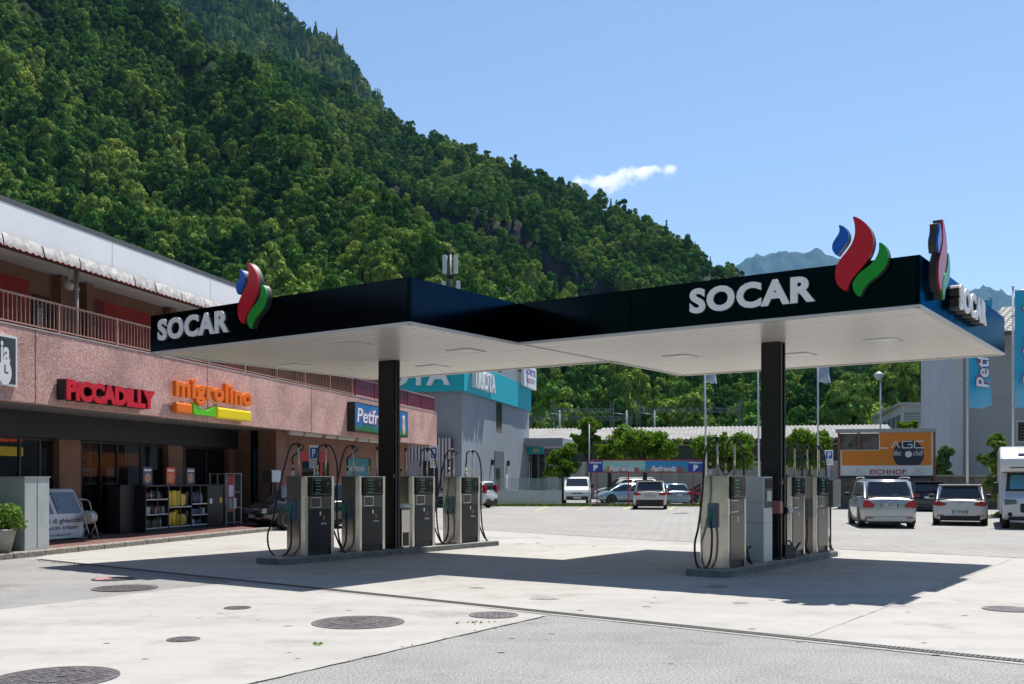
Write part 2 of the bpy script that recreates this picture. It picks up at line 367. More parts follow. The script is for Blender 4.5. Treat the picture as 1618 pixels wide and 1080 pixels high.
def leaf_cloud(rs, blobs, n, size, squash=.8, inner=.55):
    """n leaf clump quads scattered over blobs [(x,y,z,r)]; numpy arrays of verts and faces"""
    w = np.array([b[3] ** 2 for b in blobs]); w = w / w.sum()
    idx = rs.choice(len(blobs), n, p=w); B = np.array(blobs)[idx]
    d = rs.normal(size=(n, 3)); d /= np.linalg.norm(d, axis=1)[:, None]
    d[:, 2] = np.where(d[:, 2] < -.35, -d[:, 2], d[:, 2])
    rad = B[:, 3] * (inner + (1 - inner) * rs.random(n) ** .4) * (1 + .12 * rs.normal(size=n))
    c = B[:, :3] + d * rad[:, None] * np.array([1, 1, squash])
    nr = d + rs.normal(size=(n, 3)) * .42; nr /= np.linalg.norm(nr, axis=1)[:, None]
    t = np.cross(nr, rs.normal(size=(n, 3))); t /= np.linalg.norm(t, axis=1)[:, None]; b = np.cross(nr, t)
    s = size * (.55 + .9 * rs.random(n)); t = t * s[:, None]; b = b * (s * .62)[:, None]
    V = np.stack([c - t, c - b * .9, c + t * .9, c + b], 1).reshape(-1, 3)
    Fc = np.arange(n * 4).reshape(-1, 4)
    return V, Fc
def crown_blobs(rs, r, h, n, top=.85):
    bl = [(0, 0, h * .45, r * .5)]
    for i in range(n):
        a = rs.random() * 6.283; k = rs.random(); zz = h * (.12 + .8 * rs.random()); rr = r * math.sqrt(max(.05, 1 - (2 * zz / h - .9) ** 2 * .9))
        bl.append((math.cos(a) * rr * .8 * (.5 + .6 * k), math.sin(a) * rr * .8 * (.5 + .6 * k), zz, r * (.18 + .17 * rs.random())))
    return bl
rs = np.random.RandomState(3)
crown_col = bpy.data.collections.new('forest_crowns')       # templates, not linked to the scene
def crown_template(name, r, h, nb, n, size, conif=False):
    if conif:
        bl = [(0, 0, h * (.1 + .85 * i / 8), r * (1 - i / 9)) for i in range(9)]
    else: bl = crown_blobs(rs, r, h, nb)
    V, Fc = leaf_cloud(rs, bl, n, size)
    # opaque heart so that a crown is not see-through everywhere
    bm = bmesh.new(); bmesh.ops.create_icosphere(bm, subdivisions=2, radius=1)
    k = len(V); cv = [(v.co.x * r * .42, v.co.y * r * .42, h * .4 + v.co.z * h * .32) for v in bm.verts]; cf = [tuple(k + v.index for v in f.verts) for f in bm.faces]; bm.free()
    me = bpy.data.meshes.new(name); me.from_pydata([tuple(p) for p in V] + cv, [], [tuple(f) for f in Fc] + cf); me.materials.append(M_leafA); me.update()
    o = bpy.data.objects.new(name, me); crown_col.objects.link(o); return o
for i in range(6): crown_template('crown_%d' % i, 4.0 + .6 * (i % 3), 7.0 + (i % 4), 18 + 2 * i, 2600, .44)
crown_template('crown_6', 2.6, 12, 0, 1100, .6, True)

# ------------------------------------------------------------------ terrain layers, heights laid along lines of sight distances (real hills)
def interp(tab): xs = [p[0] for p in tab]; ys = [p[1] for p in tab]; return lambda u: float(np.interp(u, xs, ys))
def fbm(x, y, s, o=4, seed=0.0): return noise.fractal(Vector((x / s + seed, y / s - seed, seed)), 1.0, 2.0, o)
M_hill = mat('hill_soil', (.012, .026, .01), .95, col2=(.025, .04, .015), scale=.05, spec=.02)
def rock_mat():
    m = mat('cliff_rock', (.018, .02, .024), .9, col2=(.04, .04, .042), scale=.09, bump=.0, detail=8, spec=.1)
    t = m.node_tree; b = t.nodes['Principled BSDF']; n = t.nodes.new('ShaderNodeTexNoise'); n.inputs['Scale'].default_value = .25; n.inputs['Detail'].default_value = 8
    mp = t.nodes.new('ShaderNodeMapping'); mp.inputs['Scale'].default_value = (1, 1, .25); tc = t.nodes.new('ShaderNodeTexCoord')
    t.links.new(tc.outputs['Object'], mp.inputs[0]); t.links.new(mp.outputs[0], n.inputs['Vector'])
    bp = t.nodes.new('ShaderNodeBump'); bp.inputs['Strength'].default_value = 1; bp.inputs['Distance'].default_value = 3
    t.links.new(n.outputs['Fac'], bp.inputs['Height']); t.links.new(bp.outputs[0], b.inputs['Normal']); return m
M_rock = rock_mat()
class Layer:
    def __init__(s, Tb, Tr, Yb, Yr, cliff=None, amp=6, gul=9, seed=1.0, gexp=1.0):
        s.Tb, s.Tr, s.Yb, s.Yr, s.cliff, s.amp, s.gul, s.seed, s.gexp = Tb, Tr, Yb, Yr, cliff, amp, gul, seed, gexp
    def z(s, X, Y):
        u = U0 + F * X / Y; yb, yr = s.Yb(u), s.Yr(u); t = (Y - yb) / (yr - yb)
        tb, tr = (V0 - s.Tb(u)) / F, (V0 - s.Tr(u)) / F
        if t <= 1:
            tt = max(t, -.3); g = math.copysign(abs(tt) ** s.gexp, tt)
            if s.cliff:
                cw, c0, c1, k = s.cliff; w = cw(u)
                if w > 0:
                    q = t + .07 * fbm(X, Y, 70, 4, 3.3) + .022 * fbm(X, Y, 14, 3, 5.1)
                    st = lambda c, wd: min(1, max(0, (q - c) / wd))
                    gc = .10 * q + .36 * st(c0, .045) + .28 * st(c1, .04) + .26 * max(0, (q - c1) / (1 - c1)); g = g * (1 - w) + gc * w
            T = tb + (tr - tb) * g; z = H + Y * T
        else: z = H + yr * tr - (Y - yr) * .5
        fade = min(1, max(0, t * 4 + .3)); edge = 1 - .55 * max(0, 1 - abs(1 - t) * 8)
        z += fade * edge * (s.amp * fbm(X, Y, 60, 4, s.seed) + s.gul * noise.noise(Vector((X / 95 + s.seed, Y / 240, s.seed))))
        return z
    def mesh(s, name, u0, u1, nu, nY, mats, over=.12, kind='structure', label=None):
        vs, fs, mi = [], [], []
        for i in range(nu + 1):
            u = u0 + (u1 - u0) * i / nu; a = (u - U0) / F; yb, yr = s.Yb(u), s.Yr(u)
            for j in range(nY + 1):
                t = -.12 + (1.12 + over) * j / nY; Y = yb + (yr - yb) * t; X = a * Y; vs.append((X, Y, s.z(X, Y)))
        A = np.array(vs)
        for i in range(nu):
            for j in range(nY):
                k = i * (nY + 1) + j; q = (k, k + nY + 1, k + nY + 2, k + 1); fs.append(q)
                n = np.cross(A[q[2]] - A[q[0]], A[q[3]] - A[q[1]]); n = n / (np.linalg.norm(n) + 1e-9); mi.append(1 if abs(n[2]) < .62 and s.cliff and u > 560 else 0)
        o = raw(name, vs, fs, mats, smooth=True, mi=mi); o['kind'] = kind; return o
    def scatter(s, u0, u1, sp, rsx, tmin=-.05, tmax=1.02, slope_max=1.25, keep=None):
        pts = []; ymax = max(s.Yr(u) for u in np.linspace(u0, u1, 30)); ymin = min(s.Yb(u) for u in np.linspace(u0, u1, 30))
        Y = ymin - 10
        while Y < ymax * 1.02:
            xa, xb = (u0 - U0) / F * Y, (u1 - U0) / F * Y; X = xa + rsx.random() * sp
            while X < xb:
                x = X + rsx.uniform(-.45, .45) * sp; y = Y + rsx.uniform(-.45, .45) * sp; X += sp
                u = U0 + F * x / y; yb, yr = s.Yb(u), s.Yr(u); t = (y - yb) / (yr - yb)
                if t < tmin or t > tmax: continue
                z = s.z(x, y); zx = s.z(x + 2, y) - z; zy = s.z(x, y + 2) - z; sl = math.hypot(zx, zy) / 2
                if sl > slope_max and rsx.random() > .42: continue
                if keep and not keep(u, x, y, z, t, rsx): continue
                pts.append((x, y, z, sl))
            Y += sp
        return pts
crestS = interp([(-500, -520), (0, -230), (150, -80), (240, -5), (300, 62), (400, 120), (470, 185), (540, 283), (607, 343), (650, 392), (703, 432), (760, 470), (850, 520), (950, 560), (1060, 590), (1180, 615), (1300, 645), (1500, 665), (1700, 670), (2200, 680)])
crestM = interp([(-500, -560), (0, -260), (240, 0), (300, 66), (400, 92), (470, 112), (540, 142), (590, 162), (640, 192), (700, 214), (750, 236), (830, 268), (870, 280), (940, 318), (1000, 350), (1030, 374), (1080, 405), (1110, 420), (1130, 436), (1180, 455), (1250, 480), (1350, 520), (1430, 548), (1520, 575), (1618, 592), (2200, 640)])
LS = Layer(lambda u: 752, crestS, interp([(-500, 120), (500, 150), (900, 165), (1500, 220), (2200, 260)]), interp([(-500, 760), (0, 720), (300, 680), (470, 540), (700, 400), (1000, 330), (1500, 420), (2200, 520)]), amp=12, gul=26, seed=1.7)
LM = Layer(lambda u: min(crestS(u) + 60, 700), lambda u: crestM(u) + 11, interp([(-500, 830), (0, 780), (300, 740), (470, 590), (700, 440), (1000, 380), (1500, 560), (2200, 700)]), interp([(-500, 1100), (300, 1000), (600, 960), (850, 860), (1100, 760), (1300, 900), (1700, 1300), (2200, 1500)]),
           cliff=(interp([(520, 0), (600, .75), (690, 1), (960, 1), (1060, .5), (1110, 0)]), (.16), .46, 0), amp=12, gul=30, seed=4.2)
crestC = interp([(-100, -420), (150, -130), (240, -60), (330, -30), (400, -2), (440, 14), (480, 36), (530, 82), (560, 117), (590, 157), (640, 215), (700, 290)])
LC = Layer(lambda u: crestC(u) + 260, crestC, lambda u: 1250, lambda u: 2000, amp=22, gul=50, seed=8.1)
LS.mesh('foothill_slope', -560, 2150, 220, 60, [M_hill, M_rock], over=.3)
LM.mesh('mountain_slope', -560, 2150, 330, 150, [M_hill, M_rock])
LC.mesh('far_mountain', -560, 760, 120, 50, [M_hill, M_hill])
# the blue mountains at the end of the valley
crestD = interp([(900, 500), (1060, 450), (1125, 430), (1160, 417), (1200, 404), (1235, 397), (1265, 399), (1290, 393), (1325, 410), (1400, 432), (1480, 450), (1530, 457), (1565, 459), (1590, 463), (1618, 480), (1700, 500), (1900, 470), (2200, 420), (2500, 350), (2900, 340), (3500, 380)])  # beyond the right frame edge: unseen crest, raised to be mirrored in the fascia
M_dist = mat('distant_forest', (.015, .045, .035), .95, col2=(.045, .09, .06), scale=.006, detail=8, spec=.02)
LD = Layer(lambda u: 700, crestD, lambda u: 8600, lambda u: 12000, amp=90, gul=110, seed=12.3)
def ridge(self, X, Y, z0=Layer.z):
    u = U0 + F * X / Y; t = (Y - 8600) / 3400.0
    rg = 1 - abs(noise.noise(Vector((X / 1000 + 3, Y / 2200, 1)))) * 2
    return z0(self, X, Y) + (rg - .6) * 150 * min(1, max(0, t * 3)) * min(1, max(0.12, (1 - t) * 3)) + 50 * fbm(X, Y, 200, 5, 9)
LD.z = ridge.__get__(LD)
LD.mesh('blue_mountains', 850, 3500, 460, 90, [M_dist, M_dist])

def woods(name, pts, scale, label, nconif=.0, rsx=None):
    me = bpy.data.meshes.new(name); me.from_pydata([(p[0], p[1], p[2] - .6) for p in pts], [], [])
    n = len(pts)
    for an, ty in (('iscale', 'FLOAT_VECTOR'), ('irot', 'FLOAT_VECTOR')): me.attributes.new(an, ty, 'POINT')
    me.attributes.new('ivar', 'INT', 'POINT')
    s = scale * (.40 + 1.15 * rsx.random_sample(n) ** 1.7); sc = np.stack([s, s, s * (1.0 + .7 * rsx.random_sample(n))], 1)
    rot = np.stack([rsx.uniform(-.12, .12, n), rsx.uniform(-.12, .12, n), rsx.uniform(0, 6.28, n)], 1)
    var = np.where(rsx.random_sample(n) < nconif, 6, rsx.randint(0, 6, n))
    me.attributes['iscale'].data.foreach_set('vector', sc.astype(np.float32).ravel()); me.attributes['irot'].data.foreach_set('vector', rot.astype(np.float32).ravel())
    me.attributes['ivar'].data.foreach_set('value', var.astype(np.int32))
    o = bpy.data.objects.new(name, me); COL.objects.link(o); tag(o, label, 'woods', kind='stuff')
    ng = bpy.data.node_groups.new(name, 'GeometryNodeTree')
    ng.interface.new_socket('Geometry', in_out='INPUT', socket_type='NodeSocketGeometry'); ng.interface.new_socket('Geometry', in_out='OUTPUT', socket_type='NodeSocketGeometry')
    N = ng.nodes.new; L = ng.links.new
    gi, go = N('NodeGroupInput'), N('NodeGroupOutput'); ip = N('GeometryNodeInstanceOnPoints'); ci = N('GeometryNodeCollectionInfo'); ci.inputs['Collection'].default_value = crown_col
    ci.inputs['Separate Children'].default_value = True; ci.inputs['Reset Children'].default_value = True; ip.inputs['Pick Instance'].default_value = True
    mp = N('GeometryNodeMeshToPoints')
    def at(nm, ty):
        a = N('GeometryNodeInputNamedAttribute'); a.data_type = ty; a.inputs['Name'].default_value = nm; return a.outputs['Attribute']
    L(gi.outputs[0], mp.inputs[0]); L(mp.outputs[0], ip.inputs['Points']); L(ci.outputs[0], ip.inputs['Instance'])
    e2r = N('FunctionNodeEulerToRotation'); L(at('irot', 'FLOAT_VECTOR'), e2r.inputs[0]); L(e2r.outputs[0], ip.inputs['Rotation'])
    L(at('ivar', 'INT'), ip.inputs['Instance Index']); L(at('iscale', 'FLOAT_VECTOR'), ip.inputs['Scale']); L(ip.outputs[0], go.inputs[0])
    o.modifiers.new('woods', 'NODES').node_group = ng
    return o
rw = np.random.RandomState(11)
pS = LS.scatter(-260, 2000, 4.9, rw, tmin=0.0, tmax=1.12)
woods('foothill_woods', pS, .92, 'dense broadleaf woods covering the near foot of the mountain', 0, rw)
vis = lambda u, x, y, z, t, r_: (V0 - F * (z + 14 - H) / y) < crestS(u) + 25
pM = LM.scatter(-260, 2000, 5.4, rw, tmax=1.06, keep=lambda u, x, y, z, t, r_: vis(u, x, y, z, t, r_))
woods('mountain_woods', pM, .9, 'dense woods on the upper mountainside around the dark cliffs', .03, rw)
pC = LC.scatter(-100, 720, 11, rw, tmin=.2, slope_max=9)
woods('far_mountain_woods', pC, 1.6, 'bluish mixed woods on the higher mountain behind at top left', .35, rw)
print('trees', len(pS), len(pM), len(pC))

# the opposite side of the valley, behind the viewpoint (unseen; added to close the horizon there and to be mirrored dark in the glossy fascia)
bv, bf = [], []
for i in range(41):
    for j in range(13):
        q = math.pi * (1.02 + .96 * i / 40); r = 260 + 75 * j; hgt = 44 * j * (1 + .25 * noise.noise(Vector((i * .3, j * .1, 5)))) - 6
        bv.append((r * math.cos(q) * 1.3, r * math.sin(q) - 60, hgt + 12 * noise.noise(Vector((i * .9, j * .9, 2)))))
for i in range(40):
    for j in range(12): k = i * 13 + j; bf.append((k, k + 13, k + 14, k + 1))
raw('opposite_valley_side', bv, bf, M_dist, smooth=True)['kind'] = 'structure'
# ------------------------------------------------------------------ fuel station canopy
ZB, ZT = 4.30, 5.05
M_fascia = mat('fascia_black_metal', (.012, .020, .030), .2, 0, var=.15, scale=.8, spec=.35, coat=.0)
_b = M_fascia.node_tree.nodes['Principled BSDF']; _b.inputs['Metallic'].default_value = 1; _b.inputs['Specular Tint'].default_value = (.30, .58, .92, 1); _b.inputs['Roughness'].default_value = .16
M_trim = mat('white_trim', (.55, .55, .55), .5)
M_black = mat('black_paint', (.008, .008, .009), .4, spec=.4)
def soffit_mat():
    m = mat('soffit_panels', (.62, .6, .56), .28, 0, spec=.5); t = m.node_tree; b = t.nodes['Principled BSDF']; N = t.nodes.new; L = t.links.new
    tc = N('ShaderNodeTexCoord'); sp = N('ShaderNodeSeparateXYZ'); L(tc.outputs['Object'], sp.inputs[0])
    def math_(op, a, v=None, c=None):
        x = N('ShaderNodeMath'); x.operation = op; L(a, x.inputs[0])
        if v is not None: x.inputs[1].default_value = v
        return x.outputs[0]
    fr = math_('FRACT', math_('MULTIPLY', sp.outputs['Y'], 1 / .22)); gr = math_('LESS_THAN', fr, .13)
    nz = N('ShaderNodeTexNoise'); nz.inputs['Scale'].default_value = 1.3; L(tc.outputs['Object'], nz.inputs['Vector'])
    fl = math_('FLOOR', math_('MULTIPLY', sp.outputs['Y'], 1 / .18)); wn = N('ShaderNodeTexWhiteNoise'); wn.noise_dimensions = '1D'; L(fl, wn.inputs['W'])
    c1 = N('ShaderNodeMixRGB'); c1.inputs[1].default_value = (.76, .72, .655, 1); c1.inputs[2].default_value = (.84, .80, .73, 1); L(wn.outputs[0], c1.inputs[0])
    c2 = N('ShaderNodeMixRGB'); L(gr, c2.inputs[0]); L(c1.outputs[0], c2.inputs[1]); c2.inputs[2].default_value = (.08, .076, .07, 1); L(c2.outputs[0], b.inputs['Base Color'])
    bp = N('ShaderNodeBump'); bp.inputs['Distance'].default_value = .01; bp.inputs['Strength'].default_value = .5
    ad = math_('MULTIPLY', nz.outputs['Fac'], 1.0); L(ad, bp.inputs['Height']); L(bp.outputs[0], b.inputs['Normal'])
    return m
M_soffit = soffit_mat()
can = fthing('station_canopy', 'flat black canopy of two joined square roofs over the fuel pumps', 'canopy', CF)
LX0, LX1, LY0, LY1 = -7.1, 0, -3.19, 3.6
RX0, RX1, RY0, RY1 = 0, 7.4, 0, 7.27
outline = [(LX0, LY0), (LX1, LY0), (RX0, RY0), (RX1, RY0), (RX1, RY1), (RX0 + .0, RY1), (LX1 - .0, LY1), (LX0, LY1)]
# fascia: panels of about 1.2 m with fine gaps, 6 cm thick
m = MB()
def fascia_run(p, q):
    p, q = Vector(p), Vector(q); L_ = (q - p).length; n = max(1, round(L_ / 2.4)); d = (q - p) / L_; nn = Vector((d.y, -d.x))
    for i in range(n):
        a, b = p + d * (L_ * i / n + (.006 if i else 0)), p + d * (L_ * (i + 1) / n - (.006 if i < n - 1 else 0))
        m.prism([tuple(a), tuple(b), tuple(b - nn * .06), tuple(a - nn * .06)], ZB, ZT)
runs = list(zip(outline, outline[1:] + outline[:1]))
for p, q in runs: 
    if (Vector(p) - Vector(q)).length > .1: fascia_run(p, q)
m.build('fascia', M_fascia, can)
m = MB()
for p, q in runs:
    p, q = Vector(p), Vector(q)
    if (p - q).length < .1: continue
    d = (q - p).normalized(); nn = Vector((d.y, -d.x))
    m.prism([tuple(p + nn * .012), tuple(q + nn * .012), tuple(q - nn * .07), tuple(p - nn * .07)], ZB - .045, ZB - .003)
m.build('edge_trim', M_trim, can)
m = MB(); m.box(LX0 + .075, LX1 - .003, LY0 + .075, LY1 - .075, ZB - .02, ZB + .03); m.box(RX0 + .003, RX1 - .075, RY0 + .075, RY1 - .075, ZB - .021, ZB + .029); m.build('soffit', M_soffit, can)
m = MB(); m.box(-.02, .02, .08, LY1, ZB - .035, ZB - .022); m.build('seam_strip', M_trim, can)
m = MB(); m.box(LX0 + .07, LX1 - .065, LY0 + .07, LY1 - .07, ZT - .16, ZT - .10); m.box(RX0 + .003, RX1 - .07, RY0 + .07, RY1 - .07, ZT - .161, ZT - .101); m.build('roof_deck', mat('roof_gravel', (.3, .29, .28), .9, var=.2, scale=20), can)
# ceiling lights
M_lens = mat('light_lens', (.75, .75, .73), .25)
def ceil_light(x, y):
    l = MB(); l.box(x - .3, x + .3, y - .3, y + .3, ZB - .034, ZB - .021); o = l.build('ceiling_light', M_trim, can)
    l = MB(); l.box(x - .25, x + .25, y - .25, y + .25, ZB - .037, ZB - .0345); l.build('lens', M_lens, o)
def soffit_xy(u, v):
    Y = F * (ZB - H) / (V0 - v); return CF.loc((u - U0) / F * Y, Y)
for (u, v) in ((736, 552), (684, 577), (1075, 561), (1395, 535), (1262, 558), (560, 541), (470, 575)):
    x, y = soffit_xy(u, v); ceil_light(x, y)
# columns: black steel box with side channel
def column(u_left, u_right, u_mid, v_base, name='column'):
    # front left corner from the photo, depth chosen on the island
    m = MB()
    return m
for (xc, yc, wx, wy) in ((-3.98, .70, .46, .2), (4.06, 2.75, .36, .3)):
    m = MB(); m.rbox(xc - wx / 2, xc + wx / 2 - .0, yc - wy / 2, yc + wy / 2, .12, ZB - .022, .012)
    o = m.build('column', M_black, can)
    m = MB(); m.box(xc + wx / 2 + .001, xc + wx / 2 + .03, yc - wy / 2 + .03, yc - wy / 2 + .08, .13, ZB - .03); m.box(xc + wx / 2 + .001, xc + wx / 2 + .03, yc + wy / 2 - .08, yc + wy / 2 - .03, .13, ZB - .03)
    m.build('channel', mat('dark_steel', (.03, .03, .032), .35, .7), o)
    m = MB(); m.box(xc - wx / 2 - .06, xc + wx / 2 + .06, yc - wy / 2 - .06, yc + wy / 2 + .06, .12, .16); m.build('base_plate', M_black, o)

# ------------------------------------------------------------------ lettering and flame emblems on the fascia
M_letter = mat('silver_letter', (.9, .9, .91), .4, 0); M_letter_side = mat('letter_side', (.03, .03, .03), .5)
def socar_sign(label, x0, x1, z0, z1, base, rot, dp=.07):
    t = fthing('lettering_sign', label, 'sign', CF, base[0], base[1], 0, rot, 'raised letter signs on the canopy fascia')
    m = MB(); add_text(m, 'SOCAR', x0, x1, z0, z1, -.001, dp, 0, bold=.045, space=1.1); m.build('letters', M_letter_side, t)
    m = MB(); add_text(m, 'SOCAR', x0, x1, z0, z1, -.002 - dp, .025, 0, bold=.045, space=1.1); m.build('letter_faces', M_letter, t)
    return t
socar_sign('silver SOCAR letters near the left end of the canopy above the shop', -6.74, -4.52, 4.49, 4.93, (0, LY0), 0)
socar_sign('silver SOCAR letters on the long front of the right canopy half', 3.65, 5.83, 4.49, 4.92, (0, RY0), 0)
socar_sign('silver SOCAR letters seen at a slant on the right end of the canopy', 2.0, 4.3, 4.49, 4.92, (RX1, 0), R(90), .15)
RED = [(832, 65), (868, 80), (900, 112), (920, 150), (925, 185), (919, 220), (905, 255), (880, 292), (852, 325), (830, 352), (816, 380), (808, 408), (786, 397), (768, 378), (758, 350), (757, 320), (766, 285), (785, 255), (812, 222), (832, 190), (844, 155), (845, 120), (840, 90)]
BLU = [(772, 105), (792, 110), (808, 125), (818, 150), (816, 175), (800, 202), (782, 225), (768, 248), (754, 236), (745, 218), (744, 198), (752, 178), (766, 158), (777, 138), (777, 120)]
GRN = [(945, 185), (965, 194), (980, 215), (987, 245), (983, 275), (965, 310), (935, 340), (900, 368), (880, 395), (866, 433), (848, 420), (836, 398), (833, 375), (843, 350), (865, 322), (895, 298), (922, 275), (940, 245), (948, 215)]
def smooth_poly(p, k=2):
    for _ in range(k): p = [q for i in range(len(p)) for q in ((.75 * p[i][0] + .25 * p[(i + 1) % len(p)][0], .75 * p[i][1] + .25 * p[(i + 1) % len(p)][1]), (.25 * p[i][0] + .75 * p[(i + 1) % len(p)][0], .25 * p[i][1] + .75 * p[(i + 1) % len(p)][1]))]
    return p
def un(p): return ((p[0] - 745) / 242 * .86, (433 - (p[1] + .127 * (p[0] - 866))) / 368 * 1.27)
def tri_prism(mb, poly, y0, y1, mi):
    from mathutils.geometry import tessellate_polygon
    n = len(poly); tr = tessellate_polygon([[Vector((x, z, 0)) for x, z in poly]])
    v = [(x, y0, z) for x, z in poly] + [(x, y1, z) for x, z in poly]
    mb.add(v, [tuple(f) for f in tr] + [tuple(n + i for i in f) for f in tr] + [(i, (i + 1) % n, n + (i + 1) % n, n + i) for i in range(n)], mi)
M_fl = {'red_flame': mat('flame_red', (.55, .012, .03), .22, spec=.5), 'blue_flame': mat('flame_blue', (.01, .11, .5), .22), 'green_flame': mat('flame_green', (.015, .3, .035), .22)}
def emblem(label, base, rot, x0, z0, th=.12):
    t = fthing('flame_emblem', label, 'emblem', CF, base[0], base[1], 0, rot, 'three flame emblems on the canopy fascia')
    for nm, P in (('red_flame', RED), ('blue_flame', BLU), ('green_flame', GRN)):
        pl = [(x0 + un(p)[0], z0 + un(p)[1]) for p in smooth_poly(P)]
        m = MB(); tri_prism(m, pl, -th - .03, -th, 0); o = m.build(nm, M_fl[nm], t)
        m = MB(); tri_prism(m, pl, -th, -.0015, 0); m.build('flame_box', M_letter_side, o)
    return t
emblem('red, blue and green flame emblem above the left end SOCAR letters', (0, LY0), 0, -4.23, 4.47)
emblem('red, blue and green flame emblem rising from the right canopy front', (0, RY0), 0, 6.12, 4.47)
emblem('flame emblem seen edge on at the right end of the canopy', (RX1, 0), R(90), .5, 4.47)
# ------------------------------------------------------------------ pink pebble concrete shop building
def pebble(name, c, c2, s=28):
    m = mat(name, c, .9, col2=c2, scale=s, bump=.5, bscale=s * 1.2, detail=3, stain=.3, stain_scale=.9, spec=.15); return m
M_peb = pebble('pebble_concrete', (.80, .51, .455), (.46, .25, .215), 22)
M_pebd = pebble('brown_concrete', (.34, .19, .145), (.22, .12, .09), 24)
M_grey = mat('grey_concrete', (.27, .27, .27), .85, var=.12, scale=2)
M_soffb = mat('soffit_concrete', (.21, .21, .215), .8, var=.12, scale=1.5)
M_white = mat('white_render', (.88, .88, .9), .7, var=.03, scale=.7)
M_cap = mat('roof_edge_metal', (.10, .10, .10), .5)
M_board = mat('black_board', (.012, .012, .013), .45)
M_redsh = mat('red_shutter', (.42, .02, .018), .5, var=.12, scale=3)
M_dkred = mat('dark_red_shutter', (.16, .012, .012), .5)
M_rail = mat('rail_pink_metal', (.42, .22, .17), .5, .1)
M_railred = mat('rail_red_metal', (.3, .02, .03), .45)
M_glass = glass('dark_glass', (.01, .013, .015), .02, .62)
M_tile = ground_mat('walkway_tile', (.15, .07, .06), (.19, .095, .08), fine=40, big=1.2, speck=.12, brick=(.3, .3, 0), stain=.2)
M_kerb = mat('granite_kerb', (.30, .27, .235), .85, col2=(.12, .11, .095), scale=14, bump=.5)
PX = -.75; WX = -3.2; FX2 = -2.0
y0 = -9.0; yE = BF.y_at(697, PX); yS = BF.y_at(452, WX)
ZP0, ZP1 = 3.35, 5.0
bld = fthing('shop_building', 'long pinkish concrete shop building with a balcony and white roof edge', 'building', BF)
joints = [y0] + [BF.y_at(u, PX) for u in (56, 328, 492, 618)] + [yE - .9]
m = MB()
for a, b in zip(joints, joints[1:]): m.rbox(PX - .22, PX, a + .012, b - .012, ZP0, ZP1, .012, seg=1)
# rounded end panel
pl = [(PX - .9 + .9 * math.cos(q), yE - .9 + .012 + .9 * math.sin(q)) for q in [math.pi / 2 * i / 8 for i in range(9)]]
pli = [(PX - .9 + .68 * math.cos(q), yE - .9 + .012 + .68 * math.sin(q)) for q in [math.pi / 2 * i / 8 for i in range(8, -1, -1)]]
for i in range(8):
    m.prism([pl[i], pl[i + 1], pli[7 - i], pli[8 - i]], ZP0, ZP1, smooth=False)
m.box(PX - 8, PX - .9, yE - .22, yE, ZP0, ZP1)
m.build('parapet_panel', M_peb, bld)
m = MB(); m.box(PX - .235, PX + .012, y0, yE - .9, ZP1 + .002, ZP1 + .03); m.build('parapet_coping', mat('coping', (.5, .42, .39), .8), bld)
m = MB(); m.box(-13, PX - .225, y0, yE - .25, ZP0 + .05, ZP0 + .35); m.build('floor_slab', M_soffb, bld)
# upper storey
UX = -2.7
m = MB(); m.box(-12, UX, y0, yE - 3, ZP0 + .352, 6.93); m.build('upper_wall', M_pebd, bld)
m = MB(); m.box(-13, PX - .02, y0, yE - 2.2, 6.93, 7.62); m.build('roof_fascia', M_white, bld)
m = MB(); m.box(-13, PX - .012, y0, yE - 2.195, 7.623, 7.74); m.build('roof', M_cap, bld)
for i in range(9): y = y0 + 4 + i * 4.7; m = MB(); m.box(PX - .022, PX - .017, y, y + .02, 6.95, 7.6); m.build('fascia_joint', M_trim, bld)
def up(u): return BF.y_at(u, UX)
def slats(a, b, z0_, z1_, x, st=.07, th=.02):
    mm = MB(); z = z0_
    while z < z1_ - .01: mm.box(x, x + th, a, b, z, z + st * .8); z += st
    return mm
for (ua, ub, M_) in ((-60, 44, M_redsh), (131, 161, M_dkred), (162, 236, M_redsh), (260, 300, M_redsh), (330, 352, M_dkred), (353, 400, M_redsh)):
    slats(up(ua), up(ub), 4.1, 6.6, UX + .005).build('shutter', M_, bld)
m = MB(); a, b = up(50), up(77); m.box(UX + .004, UX + .06, a, a + .1, 4, 6.3); m.box(UX + .004, UX + .06, b - .1, b, 4, 6.3); m.box(UX + .004, UX + .06, a + .1, b - .1, 6.2, 6.3)
wf = m.build('upper_window', mat('dark_brown_frame', (.05, .02, .015), .5), bld)
m = MB(); m.box(UX + .006, UX + .012, a + .1, b - .1, 4.1, 6.2); m.build('pane', M_glass, wf)
mm = slats(a + .15, b - .25, 5.0, 5.95, UX + .016, .09); mm.build('blind', mat('cream_blind', (.55, .48, .4), .6), wf)
for u in (89, 130, 262, 323, 388, 430, 462): # concrete piers between the openings
    y = up(u); m = MB(); m.box(UX + .002, UX + .25, y - .14, y + .14, 3.72, 6.92); m.build('upper_pier', M_pebd, bld)
m = MB(); yy = BF.y_at(121, -1.15); m.tube([(-1.15, yy, 3.75), (-1.15, yy, 6.9)], .055, 10); m.tube([(-1.15, yy, 6.25), (-1.15, yy, 6.32)], .075, 10); m.build('downpipe', mat('pink_pipe', (.38, .3, .27), .5), bld)
t = fthing('wall_lamp', 'round white lamp on a bracket under the balcony roof', 'lamp', BF, -1.6, BF.y_at(109, -1.6), 0)
m = MB(); m.tube([(0, 0, 6.9), (0, 0, 6.55)], .02); m.build('bracket', M_trim, t); m = MB(); m.lathe([(.0, 6.32), (.1, 6.35), (.13, 6.43), (.1, 6.52), (.03, 6.56)], 0, 0, 14); m.build('lamp_shade', mat('lamp_white', (.6, .6, .58), .4), t)
